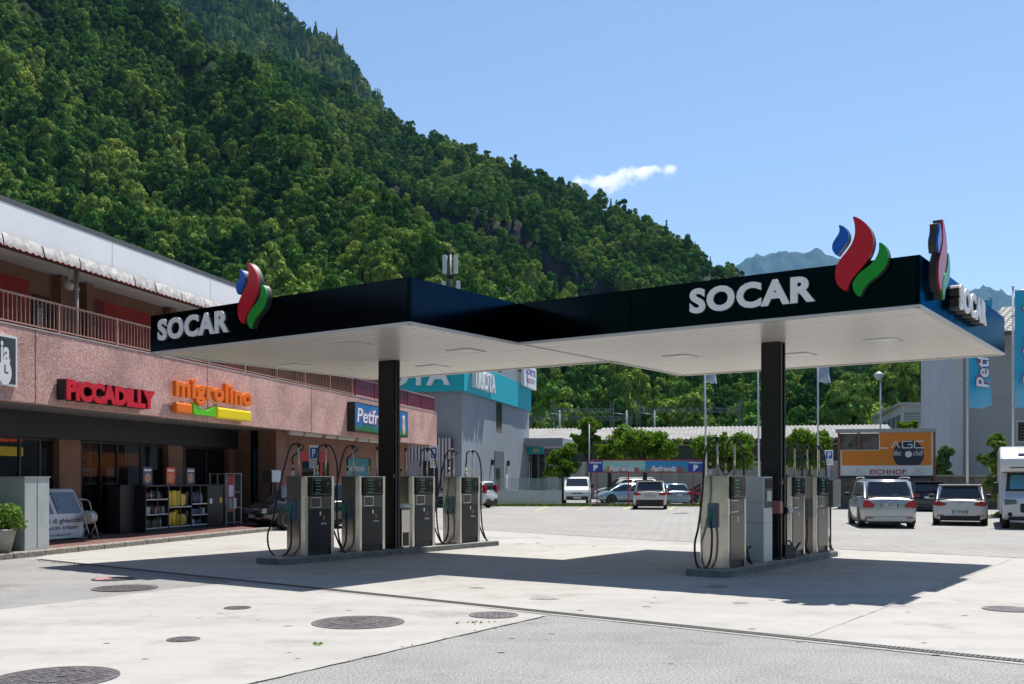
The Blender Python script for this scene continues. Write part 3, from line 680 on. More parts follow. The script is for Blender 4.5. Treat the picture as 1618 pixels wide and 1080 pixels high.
# balcony railing
rl = fthing('balcony_railing', 'long pinkish metal railing on top of the concrete parapet', 'railing', BF)
RX = PX - .1; yR = BF.y_at(563, PX)
m = MB(); m.box(RX - .025, RX + .025, y0, yR, 5.70, 5.745); m.box(RX - .015, RX + .015, y0, yR, 5.09, 5.12); m.build('top_rail', M_rail, rl)
m = MB(); y = y0
while y < yR: m.box(RX - .009, RX + .009, y, y + .018, 5.12, 5.70); y += .135
m.build('balusters', M_rail, rl)
y = y0 + .5
while y < yR + .1:
    m = MB(); m.box(RX - .03, RX + .03, y - .025, y + .025, 5.03, 5.70); m.build('post', M_rail, rl); y += 2.2
rl2 = fthing('glazed_railing', 'dark red railing with tinted panels at the far end of the parapet', 'railing', BF)
m = MB(); m.box(RX - .025, RX + .025, yR + .15, yE - .85, 5.75, 5.79); m.box(RX - .025, RX + .025, yR + .15, yE - .85, 5.06, 5.10)
m.tube([(PX - .9 + .8 * math.cos(q), yE - .9 + .8 * math.sin(q), 5.77) for q in [math.pi / 2 * i / 8 for i in range(9)]], .022, 6); m.build('top_rail', mat('rail_light_pink', (.5, .25, .25), .5), rl2)
m = MB(); m.box(RX - .006, RX + .006, yR + .2, yE - .9, 5.10, 5.75)
for i in range(8):
    q0, q1 = math.pi / 2 * i / 8, math.pi / 2 * (i + 1) / 8
    p = [(PX - .9 + r_ * math.cos(q), yE - .9 + r_ * math.sin(q)) for r_, q in ((.8, q0), (.8, q1), (.79, q1), (.79, q0))]; m.prism(p, 5.06, 5.75)
m.build('tinted_panel', mat('tinted_panel', (.13, .012, .04), .25), rl2)
y = yR + .15
while y < yE - .8:
    m = MB(); m.box(RX - .03, RX + .03, y - .02, y + .02, 5.03, 5.75); m.build('post', M_railred, rl2); y += 2.1
# scalloped awning valance under the white roof edge
aw = fthing('awning', 'weathered white scalloped awning strips below the white roof edge', 'awning', BF)
M_awn = mat('dirty_canvas', (.62, .6, .58), .9, col2=(.33, .31, .3), scale=5, bump=.6, bscale=6)
M_hem = mat('awning_hem', (.32, .08, .07), .9)
cuts = [y0] + [BF.y_at(u, PX + .1) for u in (6, 70, 128, 214, 247, 288, 325, 380)] + [yE - 4]
for a, b in zip(cuts, cuts[1:]):
    m = MB(); n = max(6, int((b - a) / .045)); rows = 5; vs = []; fs = []
    for i in range(n + 1):
        y = a + .02 + (b - a - .04) * i / n; sc = abs(math.sin(math.pi * y / .20)) * .045
        for j in range(rows + 1):
            k = j / rows; zz = 6.95 - k * (.27 + sc); vs.append((PX + .03 + .07 * math.sin(k * 1.7) + .006 * math.sin(y * 13 + k * 3) * k, y, zz))
    for i in range(n):
        for j in range(rows): q = i * (rows + 1) + j; fs.append((q, q + 1, q + rows + 2, q + rows + 1))
    m.add(vs, fs, 0, True)
    hem = [(v[0] + .004, v[1], v[2] + .004) for v in vs[rows::rows + 1]]; m.tube(hem, .008, 4, 1); m.build('valance', [M_awn, M_hem], aw)
m = MB(); m.box(PX - .6, PX + .02, y0, yE - 4, 6.80, 6.86); m.build('awning_box', mat('rust_box', (.12, .05, .04), .8), aw)
# ---- ground floor
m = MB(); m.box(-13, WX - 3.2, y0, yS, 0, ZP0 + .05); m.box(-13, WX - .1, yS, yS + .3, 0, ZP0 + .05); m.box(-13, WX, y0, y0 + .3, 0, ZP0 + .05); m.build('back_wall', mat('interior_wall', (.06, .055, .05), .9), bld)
def wy(u, x=WX): return BF.y_at(u, x)
for (ua, ub) in ((94, 128), (266, 289), (362, 384)):
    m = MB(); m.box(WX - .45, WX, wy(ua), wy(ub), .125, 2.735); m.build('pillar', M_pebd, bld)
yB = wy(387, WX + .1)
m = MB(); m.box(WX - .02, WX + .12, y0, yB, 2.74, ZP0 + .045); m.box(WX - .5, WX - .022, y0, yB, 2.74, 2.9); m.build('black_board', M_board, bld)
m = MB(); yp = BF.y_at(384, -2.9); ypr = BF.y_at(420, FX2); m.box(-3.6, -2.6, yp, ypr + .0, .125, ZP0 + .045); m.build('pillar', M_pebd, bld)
# brown wall stretch farther on, with a pier
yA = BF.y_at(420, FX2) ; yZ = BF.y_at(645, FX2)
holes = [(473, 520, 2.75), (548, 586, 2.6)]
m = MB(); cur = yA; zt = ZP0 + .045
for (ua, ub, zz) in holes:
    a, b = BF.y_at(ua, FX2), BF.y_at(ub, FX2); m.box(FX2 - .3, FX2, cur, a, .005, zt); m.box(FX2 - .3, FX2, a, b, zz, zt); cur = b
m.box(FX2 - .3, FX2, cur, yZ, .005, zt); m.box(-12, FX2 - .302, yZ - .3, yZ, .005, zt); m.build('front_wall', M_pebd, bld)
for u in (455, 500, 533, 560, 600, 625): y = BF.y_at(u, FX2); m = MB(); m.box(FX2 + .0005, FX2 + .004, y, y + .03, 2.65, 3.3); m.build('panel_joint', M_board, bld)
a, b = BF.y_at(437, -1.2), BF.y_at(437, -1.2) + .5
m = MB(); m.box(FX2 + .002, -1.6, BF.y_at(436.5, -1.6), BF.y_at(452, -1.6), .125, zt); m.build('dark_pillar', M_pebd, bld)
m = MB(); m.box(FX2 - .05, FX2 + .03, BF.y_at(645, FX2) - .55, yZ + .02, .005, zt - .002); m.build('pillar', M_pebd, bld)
# red shop entrance
a, b = BF.y_at(473, FX2), BF.y_at(520, FX2)
m = MB(); m.box(FX2 - .12, FX2 + .02, a + .002, b - .002, 2.35, 2.748); m.box(FX2 - .12, FX2 + .02, a + .002, a + .18, .01, 2.348); m.box(FX2 - .12, FX2 + .02, b - .9, b - .7, .01, 2.348)
fr_ = m.build('red_door_frame', mat('red_frame', (.4, .015, .012), .4), bld); m = MB(); m.box(FX2 - .1, FX2 - .08, a + .18, b - .9, .01, 2.34); m.box(FX2 - .1, FX2 - .08, b - .7, b, .01, 2.34); m.build('door_glass', M_glass, fr_)
# windows and doors of the convenience shop
M_frm = mat('black_frame', (.012, .012, .012), .4)
def window(ua, ub, z0_, z1_, splits, x=WX - .2):
    a, b = wy(ua, x), wy(ub, x); m = MB(); m.box(x - .03, x + .03, a, b, z1_ - .06, z1_); m.box(x - .03, x + .03, a, b, z0_, z0_ + .08)
    ys = [a] + [wy(s, x) for s in splits] + [b]
    for y in ys: m.box(x - .032, x + .032, y - .035, y + .035, z0_ + .08, z1_ - .06)
    o = m.build('shop_window', M_frm, bld); m = MB()
    for p, q in zip(ys, ys[1:]): m.box(x - .006, x + .006, p + .036, q - .036, z0_ + .081, z1_ - .061)
    m.build('pane', M_glass, o)
window(-60, 94, .13, 2.735, (30, 62)); window(128, 266, .13, 2.735, (158, 184, 222)); window(289, 362, .13, 2.735, (325,))
m = MB(); m.box(WX - 3.2, WX - .25, y0, yS, .1, .13); m.build('interior_floor', mat('shop_floor', (.25, .23, .2), .3), bld)
# inside the shop
t = fthing('shop_shelf', 'orange backed shelves seen through the shop door', 'shelf', BF, WX - 1.6, wy(120, WX - 1.6))
m = MB(); m.box(-.05, 0, 0, 3.2, 1.75, 2.5); m.build('orange_panel', mat('orange_panel', (.75, .22, .03), .5, emit=.12), t); m = MB()  # panel glows faintly, standing in for warm shop lighting
for z in (.5, .85, 1.2, 1.5): m.box(0, .4, 0, 3.2, z, z + .03)
m.build('shelf_board', mat('shelf_white', (.7, .7, .7), .5), t)
m = MB()
for z in (.53, .88, 1.23):
    y = .05
    while y < 3.0:
        w_ = rnd.uniform(.08, .2); m.box(.05, .35, y, y + w_, z + .001, z + rnd.uniform(.12, .24), rnd.randrange(4)); y += w_ + .03
m.build('goods', [mat('good_%s' % n, c, .4) for n, c in (('red', (.5, .05, .04)), ('yellow', (.6, .45, .05)), ('blue', (.05, .15, .4)), ('white', (.6, .6, .55)))], t)
t = fthing('glass_fridge', 'tall white drinks fridge standing behind the shop window', 'fridge', BF, WX - 1.3, wy(192, WX - 1.3), .13)
m = MB(); m.rbox(-.35, .35, 0, 1.6, 0, 1.95, .03); m.build('fridge_body', mat('fridge_grey', (.32, .36, .36), .35), t); m = MB(); m.box(.352, .36, .1, 1.5, .15, 1.8); m.build('fridge_door', mat('fridge_glass', (.12, .16, .16), .1), t)
# light strips under the overhang
for i, (ua, ub) in enumerate(((455, 478), (479, 508), (512, 530), (532, 560), (564, 580), (582, 612))):
    x = -1.35; a, b = BF.y_at(ua, x), BF.y_at(ub, x)
    l = fthing('ceiling_lamp', 'slim fluorescent lamp under the balcony overhang near the red shop door', 'lamp', BF, x, a, ZP0, group='fluorescent lamps in a row under the overhang')
    m = MB(); m.box(-.07, .07, .03, b - a - .03, -.035, .047); m.build('housing', M_trim, l); m = MB(); m.rbox(-.05, .05, .06, b - a - .06, -.09, -.036, .02); m.build('tube_cover', mat('lamp_cover', (.72, .7, .64), .4), l)
# walkway and kerb
m = MB(); m.box(-3.4, -.262, -12, 22, 0, .12); o = m.build('walkway', M_tile, None); o.location = BF.w(0, 0); o.rotation_euler = (0, 0, BF.rot); o['kind'] = 'structure'
m = MB(); y = -12
while y < 22:
    L_ = rnd.uniform(.8, 1.1); m.rbox(-.26, 0, y + .006, y + L_ - .006, -.05, .125, .018, seg=1); y += L_
o = m.build('kerb', M_kerb, None); o.location = BF.w(0, 0); o.rotation_euler = (0, 0, BF.rot); o['kind'] = 'structure'

# ------------------------------------------------------------------ signs on the parapet
def wall_sign(name, label, u, x, group=None):
    y = BF.y_at(u, x); return fthing(name, label, 'sign', BF, x, y, 0, R(90), group), y
XS = PX + .28
t, ya = wall_sign('letter_sign', 'red PiCCADiLLY letters on the pink concrete parapet', 105, PX)
xa = BF.y_at(105, XS) - ya; xb = BF.y_at(245, XS) - ya; zz0, zz1 = BF.z_at(633, XS, ya), BF.z_at(600, XS, ya)
m = MB(); add_text(m, 'PiCCADiLLY', xa, xb, zz0, zz1, -.02, .24, 0, bold=.06, space=.98); m.build('letter_sides', M_board, t)
m = MB(); add_text(m, 'PiCCADiLLY', xa, xb, zz0, zz1, -.262, .03, 0, bold=.06, space=.98); m.build('letter_faces', mat('sign_red', (.62, .005, .02), .35), t)
m = MB(); m.box(xa + .05, xb - .05, -.019, -.001, zz0 + .1, zz1 - .12); m.build('backing', M_board, t)
t, ya = wall_sign('letter_sign', 'orange migrolino letters over orange, green and yellow bars', 278, PX)
XS = PX + .22; xa = BF.y_at(278, XS) - ya; xb = BF.y_at(399, XS) - ya
zb_ = lambda v, u: BF.z_at(v, XS, BF.y_at(u, XS))
M_or = mat('sign_orange', (.85, .17, .005), .3); 
m = MB(); add_text(m, 'migrolino', xa, xb, zb_(641, 322), zb_(596, 306), -.12, .08, 0, bold=.028, space=1.12, bevel=.022); m.build('letters', M_or, t)
def bar(ua, ub, v0_, v1_, nm, col, smile=False):
    a, b = BF.y_at(ua, XS) - ya, BF.y_at(ub, XS) - ya; za, zbb = zb_(v1_, (ua + ub) / 2), zb_(v0_, (ua + ub) / 2); m = MB()
    if not smile: m.rbox(a, b, -.22, -.06, za, zbb, .06, seg=3)
    else:
        n = 12; top = [(a + (b - a) * i / n, zbb - (.26 * math.sin(math.pi * i / n) ** 1.6) * (zbb - za) * 2.3) for i in range(n + 1)]
        tri_prism(m, [(a + .03, za), (b - .03, za), (b, za + .05)] + [(p, max(q, za + .05)) for p, q in reversed(top)] + [(a, za + .05)], -.2, -.06, 0)
    m.build('colour_bar', col, t); m = MB(); m.box((a + b) / 2 - .03, (a + b) / 2 + .03, -.058, -.001, za + .05, za + .12); 
bar(279, 305, 636, 653, 'o', M_or); bar(307, 342, 639, 656, 'g', mat('sign_green', (.12, .55, .01), .3), True); bar(344, 398, 646, 663.5, 'y', mat('sign_yellow', (.9, .68, .0), .3))
# dark framed sign at the left picture edge
t, ya = wall_sign('framed_sign', 'dark sign with white frame ending in the letters ia at the left picture edge', -60, PX)
XS = PX + .06; xb = BF.y_at(27.5, XS) - ya; z0_, z1_ = zb_(611, 27), zb_(532, 27)
M_sw = mat('sign_white', (.75, .75, .75), .5); M_sd = mat('sign_charcoal', (.035, .04, .05), .5)
m = MB(); m.box(0, xb, -.055, -.002, z0_, z1_); m.build('frame', M_sw, t); m = MB(); m.box(.04, xb - .05, -.06, -.0555, z0_ + .05, z1_ - .05); m.build('face', M_sd, t)
m = MB(); a = BF.y_at(1, XS) - ya; b = BF.y_at(15.5, XS) - ya; add_text(m, 'ia', a, b, z1_ - .62, z1_ - .14, -.0605, .006, 0, bold=.03)
cx = BF.y_at(7.5, XS) - ya; cz = zb_(588, 8); n = 24
m.add([(cx + .20 * math.cos(q), -.066, cz + .27 * math.sin(q)) for q in [2 * math.pi * i / n for i in range(n)]], [tuple(range(n))]); m.build('lettering', M_sw, t)
m = MB(); m.box(cx - .015, cx + .015, -.07, -.0665, cz, cz + .17); m.box(cx, cx + .1, -.07, -.0665, cz - .012, cz + .015); m.build('clock_hands', M_sd, t)

def sky_mat(name, top, bot, rough=.35, s=1.0, z0=0, z1=1):
    """a printed picture: colours change over the board's height, with soft clouds"""
    m = bpy.data.materials.new(name); m.use_nodes = True; t = m.node_tree; b = t.nodes['Principled BSDF']; N = t.nodes.new; L = t.links.new
    tc = N('ShaderNodeTexCoord'); sp = N('ShaderNodeSeparateXYZ'); L(tc.outputs['Object'], sp.inputs[0]); mr = N('ShaderNodeMapRange'); mr.inputs[1].default_value = z0; mr.inputs[2].default_value = z1
    L(sp.outputs['Z'], mr.inputs[0]); nz = N('ShaderNodeTexNoise'); nz.inputs['Scale'].default_value = 3 * s; nz.inputs['Detail'].default_value = 4; L(tc.outputs['Object'], nz.inputs[0])
    ad = N('ShaderNodeMath'); ad.operation = 'MULTIPLY_ADD'; ad.inputs[1].default_value = .5; L(nz.outputs['Fac'], ad.inputs[0]); L(mr.outputs[0], ad.inputs[2])
    r = N('ShaderNodeValToRGB'); e = r.color_ramp.elements; e[0].position = .45; e[0].color = (*bot, 1); e[1].position = .7; e[1].color = (*top, 1); L(ad.outputs[0], r.inputs[0]); L(r.outputs[0], b.inputs['Base Color']); b.inputs['Roughness'].default_value = rough
    return m
M_pink = mat('lettering_pink', (.7, .1, .15), .4); M_bl = mat('lettering_blue', (.03, .1, .4), .4); M_w = mat('lettering_white', (.8, .82, .85), .4)
def petfriends(parent, x0, x1, z0_, z1_, y, T=None, name='lettering', outline=True, dep=.004):
    w_ = x1 - x0; h_ = z1_ - z0_
    for i, (M_, k, nm) in enumerate(((M_pink, .075, '_outline'), (M_bl, .045, '_shadow'), (M_w, .012, ''))):
        if not outline and i == 0: continue
        m = MB(); g = k * h_ * .5; add_text(m, 'Petfriends', x0 - g, x1 + g, z0_ - g, z1_ + g, y - i * dep * 1.2, dep, 0, bold=k, shear=.12, space=1.02, T=T); m.build(name + nm, M_, parent)
t, ya = wall_sign('box_sign', 'blue and green Petfriends light box on the parapet behind the left column', 557, PX)
XS = PX + .32; xb = BF.y_at(645, XS) - ya; z0_, z1_ = zb_(681, 600) - .12, zb_(634, 560) ; z0_ = z1_ - 1.17
m = MB(); m.rbox(BF.y_at(562, XS) - ya - .1, xb, -.318, -.002, z0_, z1_, .01); m.build('housing', M_board, t)
xl = BF.y_at(562, XS) - ya - .05
m = MB(); m.box(xl, xb - .05, -.323, -.319, z0_ + .05, z1_ - .05); m.build('picture', sky_mat('pet_board', (.02, .16, .42), (.03, .16, .03), z0=z0_ - .2, z1=z1_ + .1, s=.4), t)
w_ = xb - xl; petfriends(t, xl + .18, xl + w_ * .80, z0_ + .38, z0_ + .95, -.3235)
m = MB(); cx = xl + w_ * .9; m.lathe([(.0, z0_ + .1), (.2, z0_ + .15), (.22, z0_ + .4), (.12, z0_ + .6), (.17, z0_ + .75), (.15, z0_ + .9), (0, z0_ + .98)], cx, -.324, 10); 
m.v = [(p[0], -.324 + (p[1] + .324) * .05, p[2]) for p in m.v]; m.build('dog_picture', mat('tan_fur', (.5, .33, .16), .8, col2=(.7, .65, .6), scale=3), t)
# poster beside the pier
t = fthing('poster', 'tall blue pet shop poster on the brown wall right of the rack', 'poster', BF, -2.58, BF.y_at(401, -2.58), 0, R(90))
w_ = BF.y_at(421, -2.58) - BF.y_at(401, -2.58)
m = MB(); m.box(0, w_, -.03, -.002, .45, 2.75); m.build('print', sky_mat('poster_blue', (.03, .22, .42), (.015, .09, .25), z0=.4, z1=2.8, s=.6), t)
petfriends(t, .08, w_ * 1.0 - .05, .85, 1.12, -.031, outline=False)
m = MB(); m.lathe([(0, 1.2), (.16, 1.25), (.2, 1.5), (.12, 1.75), (.16, 1.95), (.1, 2.1), (.03, 2.3), (0, 2.32)], w_ * .55, -.031, 12); m.v = [(p[0], -.031 + (p[1] + .031) * .04, p[2]) for p in m.v]; m.build('rabbit_picture', mat('rabbit', (.35, .28, .22), .8, col2=(.5, .45, .4), scale=5), t)
# display window print
a, b = BF.y_at(548, FX2), BF.y_at(586, FX2)
t = fthing('window_display', 'pet shop window with teal picture and grey lettering beyond the red door', 'display', BF, FX2 - .08, a, 0, R(90)); w_ = b - a
m = MB(); m.box(.004, w_ - .004, 0, .02, 1.5, 2.59); m.build('print', sky_mat('display_teal', (.04, .2, .24), (.12, .2, .18), z0=1.3, z1=2.7, s=.5), t)
m = MB(); add_text(m, 'Petfriends', w_ * .05, w_ * .8, 2.0, 2.3, -.002, .005, 0, bold=.04, shear=.12); m.build('lettering', mat('grey_lettering', (.4, .42, .42), .6), t)
m = MB(); m.box(.004, w_ - .004, 0, .02, .01, 1.498); m.build('glass', M_glass, t)
# lit lettering inside the left window
t = fthing('lit_sign', 'orange and yellow lit migrolino sign inside the left shop window', 'sign', BF, WX - .6, BF.y_at(-60, WX - .6), 0, R(90)); ya = BF.y_at(-60, WX - .6); XS = WX - .6
xe = BF.y_at(35, XS) - ya; z0_, z1_ = zb_(702, 20), zb_(689, 20)
M_lit = mat('lit_red', (.9, .12, .03), .4, emit=.5); m = MB(); add_text(m, 'migrolino', xe - 2.3, xe, z0_, z1_ + .06, 0, .04, 0, bold=.03); m.build('letters', M_lit, t)
m = MB(); m.rbox(xe - 1.1, xe, -.04, 0, z0_ - .3, z0_ - .06, .015); m.build('colour_bar', mat('lit_yellow', (.9, .65, .03), .4, emit=.5), t)

# ------------------------------------------------------------------ things on the walkway
K = .12
t = fthing('metal_cabinet', 'grey metal cabinet standing on the kerb at the left picture edge', 'cabinet', BF, 0, 0, K)
ya = BF.y_at(39, -.2); yb = BF.y_at(78, -.2); zt_ = BF.z_at(754, -.2, ya)
m = MB(); m.rbox(-1.15, -.2, ya, yb, 0, zt_ - K, .012); m.build('body', mat('galvanised_grey', (.44, .48, .49), .42, .2, var=.08, scale=1.5), t)
m = MB(); m.box(-1.17, -.18, ya - .02, yb + .02, zt_ - K, zt_ - K + .02); m.build('lid', mat('galv_lid', (.46, .48, .48), .4, .4), t)
m = MB(); m.box(-.199, -.195, (ya + yb) / 2 - .005, (ya + yb) / 2 + .005, .05, zt_ - K - .05); m.build('door_seam', M_board, t)
def leaves(name, parent, blobs, n, size, m_, seed=1, squash=.9):
    V, Fc = leaf_cloud(np.random.RandomState(seed), blobs, n, size, squash); return raw(name, [tuple(p) for p in V], [tuple(f) for f in Fc], m_, parent)
M_leafB = leaf_mat('shrub_leaves', (.07, .16, .03), (.30, .40, .10), trans=.3, objrand=False)
t = fthing('planter', 'round concrete planter with a light green bush beside the grey cabinet', 'planter', BF, -.45, BF.y_at(5, -.3) - .1, K)
m = MB(); m.lathe([(.0, 0), (.32, 0), (.42, .42), (.44, .5), (.38, .5), (.36, .42), (0, .42)], 0, 0, 24); m.build('pot', mat('pot_concrete', (.33, .31, .28), .9, var=.2, scale=6, bump=.4), t)
leaves('bush', t, [(0, 0, .62, .4), (.2, .15, .72, .32), (.28, .25, .55, .25), (-.2, 0, .7, .32), (.05, -.2, .6, .3), (.12, .3, .75, .25)], 2600, .038, M_leafB, 5)
# ice chest
y1 = BF.y_at(132, -2.0); yi = y1 - 2.15
t = fthing('ice_chest', 'white ice chest with two grey slanted lids and Italian lettering', 'freezer', BF, -2.0, yi, K, R(90)); w_ = 2.15
M_iw = mat('freezer_white', (.75, .77, .8), .35); zt_ = BF.z_at(772, -2.4, y1) - K
m = MB(); m.prism([(0, .04), (0, .62), (.28, zt_ - .06), (.36, zt_), (.95, zt_), (.95, .04)], 0, w_, 'x'); m.build('body', M_iw, t)
sl = lambda k, off: (.28 * k - off * .9, .62 + (zt_ - .06 - .62) * k + off * .35)
for i in range(2):
    a, b = .12 + i * (w_ / 2 - .02), w_ / 2 - .06 + i * (w_ / 2 - .02); m = MB()
    p0, p1 = sl(.08, .004), sl(.95, .004); q0, q1 = sl(.08, .035), sl(.95, .035)
    m.prism([p0, q0, q1, p1], a, b, 'x'); o = m.build('lid', mat('lid_bluegrey', (.14, .19, .25), .35), t)
    p = sl(.45, .05); m = MB(); m.tube([(a + .08, p[0] - .03, p[1] - .1), (a + .05, p[0] - .06, p[1] - .02), (a + .05, p[0] - .04, p[1] + .06), (a + .08, p[0] + .02, p[1] + .12)], .012, 6); m.build('handle', mat('handle_blue', (.1, .3, .5), .4), o)
m = MB(); add_text(m, 'cubetti di ghiaccio', .18, w_ - .12, .40, .55, -.001, .003, 0, bold=.02); add_text(m, '& ghiaccio tritato', .3, w_ - .22, .24, .37, -.001, .003, 0, bold=.02); add_text(m, 'www.icefactory.ch', .7, w_ - .5, .1, .17, -.001, .003, 0, bold=.01)
m.build('lettering', mat('ink_navy', (.03, .05, .12), .5), t)
m = MB(); m.box(.1, .16, .1, .9, 0, .04); m.box(w_ - .16, w_ - .1, .1, .9, 0, .04); m.build('feet', M_board, t)
# hose reel cart
y = BF.y_at(141, -1.75); t = fthing('hose_cart', 'white hose reel cart standing right of the ice chest', 'cart', BF, -1.75, y, K)
M_wm = mat('white_metal', (.6, .6, .58), .4)
m = MB()
for s in (-.17, .17): m.tube([(-.1, s, .03), (.05, s, .35), (-.12, s, .95), (-.2, s, 1.0)], .014, 6); m.tube([(.16, s, .02), (.05, s, .35)], .014, 6); m.tube([(-.22, s, .03), (.2, s, .03)], .012, 6)
m.tube([(-.2, -.17, 1.0), (-.26, 0, 1.02), (-.2, .17, 1.0)], .014, 6); m.build('frame', M_wm, t)
m = MB(); m.lathe([(0, -.11), (.17, -.11), (.18, -.09), (.13, -.07), (.15, 0), (.13, .07), (.18, .09), (.17, .11), (0, .11)], 0, .55, 22, axis='y'); m.v = [(p[0], p[1], p[2]) for p in m.v]; m.build('drum', M_wm, t)
for s in (-.19, .19): m = MB(); m.lathe([(0, s - .015), (.07, s - .015), (.07, s + .015), (0, s + .015)], .16, .08, 14, axis='y'); m.build('wheel', M_board, t)
# display racks with goods
ya, yb = BF.y_at(230, -2.0), BF.y_at(355, -2.0); zt_ = BF.z_at(766, -2.0, ya) - K
t = fthing('display_rack', 'long black display rack with snacks and drinks outside the shop', 'rack', BF, -2.0, ya, K, R(90)); w_ = yb - ya
M_bk = mat('rack_black', (.014, .014, .015), .5)
bays = [BF.y_at(u, -2.0) - ya for u in (230, 266.5, 303, 328.5, 355)]
m = MB(); m.box(0, w_, .62, .66, 0, zt_); m.box(0, w_, 0, .62, zt_ - .05, zt_); m.box(0, w_, .01, .6, 0, .08)
for x in bays: m.box(max(0, x - .03), min(w_, x + .03), 0, .62, .08, zt_ - .05)
m.build('frame', M_bk, t)
m = MB(); m.box(bays[3] + .032, bays[4] - .031, .02, .04, .085, zt_ - .055); dr = m.build('locker_door', mat('locker_dark', (.03, .032, .034), .4), t)
m = MB(); m.box(bays[3] + .14, bays[3] + .28, .008, .0195, zt_ - .62, zt_ - .45); m.build('paper_label', M_sw, dr)
m = MB(); m.box(bays[4] - .3, bays[4] - .14, .008, .0195, zt_ - .6, zt_ - .42); m.build('yellow_sticker', mat('sticker_yellow', (.7, .5, .05), .5), dr)
M_gd = [mat('pack_%d' % i, c, .35) for i, c in enumerate(((.6, .42, .02), (.16, .16, .17), (.2, .06, .04), (.05, .1, .18), (.35, .36, .37), (.03, .03, .03), (.08, .09, .07)))]
SETS = [[1, 5, 5, 4, 2, 6], [0, 0, 0, 5, 0, 5], [4, 3, 1, 3, 5, 5]]
for bi in range(3):
    a, b = bays[bi] + .04, bays[bi + 1] - .04; lv = [.1, .36 * zt_, .68 * zt_] if bi != 2 else [.1, .3 * zt_, .55 * zt_]
    if bi == 1: lv = [.1, .5 * zt_]
    m = MB()
    for z in lv: m.box(a, b, .02, .6, z, z + .02); m.box(a, b, .0, .018, z - .005, z + .03)
    sh = m.build('shelf', mat('shelf_edge', (.45, .47, .48), .4), t); m = MB()
    for li, z in enumerate(lv):
        hh = (lv[li + 1] if li + 1 < len(lv) else zt_ - .06) - z - .05
        for dep in (.06, .28):
            x = a + .02
            while x < b - .12:
                wi = (.24 if bi == 1 else rnd.choice((.085, .085, .11, .2))); wi = min(wi, b - x - .01); h_ = hh * rnd.uniform(.6, .9); q_ = rnd.choice(SETS[bi]); z_ = z + .021; xc_ = x + wi / 2
                if wi < .12:      # bottle
                    r_ = wi * .46; m.lathe([(0, z_), (r_, z_ + .005), (r_, z_ + h_ * .55), (r_ * .9, z_ + h_ * .62), (r_ * .35, z_ + h_ * .82), (r_ * .35, z_ + h_), (0, z_ + h_)], xc_, dep + .1, 9, q_)
                elif bi == 1:     # plump sack
                    V_ = MB().rbox(x, x + wi - .01, dep, dep + .18, z_, z_ + h_, .07, 0, seg=3); V_.v = [(xc_ + (p[0] - xc_) * (1 - .35 * max(0, (p[2] - z_) / h_ - .6)), p[1] + .03 * math.sin(p[2] * 30 + p[0] * 20), p[2]) for p in V_.v]; m.add(V_.v, V_.f, q_, True)
                else: m.rbox(x, x + wi - .012, dep + rnd.uniform(0, .03), dep + .17, z_, z_ + h_ * .8, .03, q_, seg=2)
                x += wi + .006
    m.build('packs', M_gd, sh)
    m = MB(); m.box(a, b, .002, .006, .1, zt_ - .06) if False else m.box((a + b) / 2 - .012, (a + b) / 2 + .012, -.01, .015, .1, zt_ - .06); m.build('door_bar', mat('door_bar', (.12, .13, .13), .3, .6), t)
# dark end cabinet between the shop door and the rack
yc = BF.y_at(186, -2.4); t = fthing('black_counter', 'plain black counter closing the left end of the display rack', 'counter', BF, -2.02, yc, K, R(90)); wc = ya - yc - .03
m = MB(); m.rbox(0, wc, .3, .68, 0, zt_ - .02, .01); m.build('body', M_bk, t); m = MB(); m.box(-.01, wc + .01, .28, .7, zt_ - .018, zt_ + .005); m.build('top', M_board, t)
for (u, c, lab) in ((228, (.05, .07, .12), 'dark'), (265, (.65, .1, .03), 'red orange'), (297, (.06, .08, .15), 'navy')):
    x = BF.y_at(u, -2.15) ; t2 = fthing('price_card', {'dark': 'dark poster card on the left end of the rack top', 'red orange': 'red orange poster card in the middle of the rack top', 'navy': 'navy poster card on the right half of the rack top'}[lab], 'card', BF, -2.2, x, K + zt_, R(90))
    m = MB(); m.box(0, .46, -.01, .01, .0, .52); m.build('card', mat('card_' + lab.split()[0], c, .5), t2); m = MB(); m.lathe([(0, -.017), (.14, -.016), (.15, -.0105)], .23, .2, 12, axis='y'); m.build('picture', mat('card_pic', (.6, .45, .2), .6, col2=(.5, .1, .1), scale=12), t2)
    m = MB(); m.box(.05, .4, -.016, -.0105, .40, .46); m.build('title_bar', M_sw, t2)
# gas bottle cage
ya2, yb2 = BF.y_at(357.5, -2.0), BF.y_at(380.5, -2.0); w2 = yb2 - ya2; z2 = BF.z_at(747, -2.0, ya2) - K
t = fthing('bottle_cage', 'tall galvanised wire cage with a red panel right of the rack', 'cage', BF, -2.0, ya2, K, R(90)); M_gal = mat('galvanised', (.42, .45, .45), .4, .5)
m = MB()
for x in (0, w2 * .5, w2):
    for yy in (0, .6): m.box(x - .02, x + .02, yy - .02, yy + .02, 0, z2)
for z in (.08, z2 * .33, z2 * .63, z2 - .03):
    m.box(.02, w2 - .02, -.012, .012, z, z + .02); m.box(.02, w2 - .02, .588, .612, z, z + .02); m.box(-.012, .012, .02, .58, z, z + .02); m.box(w2 - .012, w2 + .012, .02, .58, z, z + .02); m.box(.02, w2 - .02, .02, .58, z + .004, z + .012)
m.build('frame', M_gal, t)
m = MB(); x = w2 * .55
while x < w2: m.tube([(x, 0, .1), (x, 0, z2 - .03)], .004, 4); x += .07
m.build('wire_mesh', M_gal, t)
m = MB(); m.box(.04, w2 * .47, -.025, -.014, .45, z2 - .08); rp = m.build('red_panel', mat('panel_red', (.45, .03, .03), .4), t)
m = MB(); m.box(.12, w2 * .42, -.031, -.026, z2 * .55, z2 - .4); m.build('notice', M_sw, rp)
m = MB()
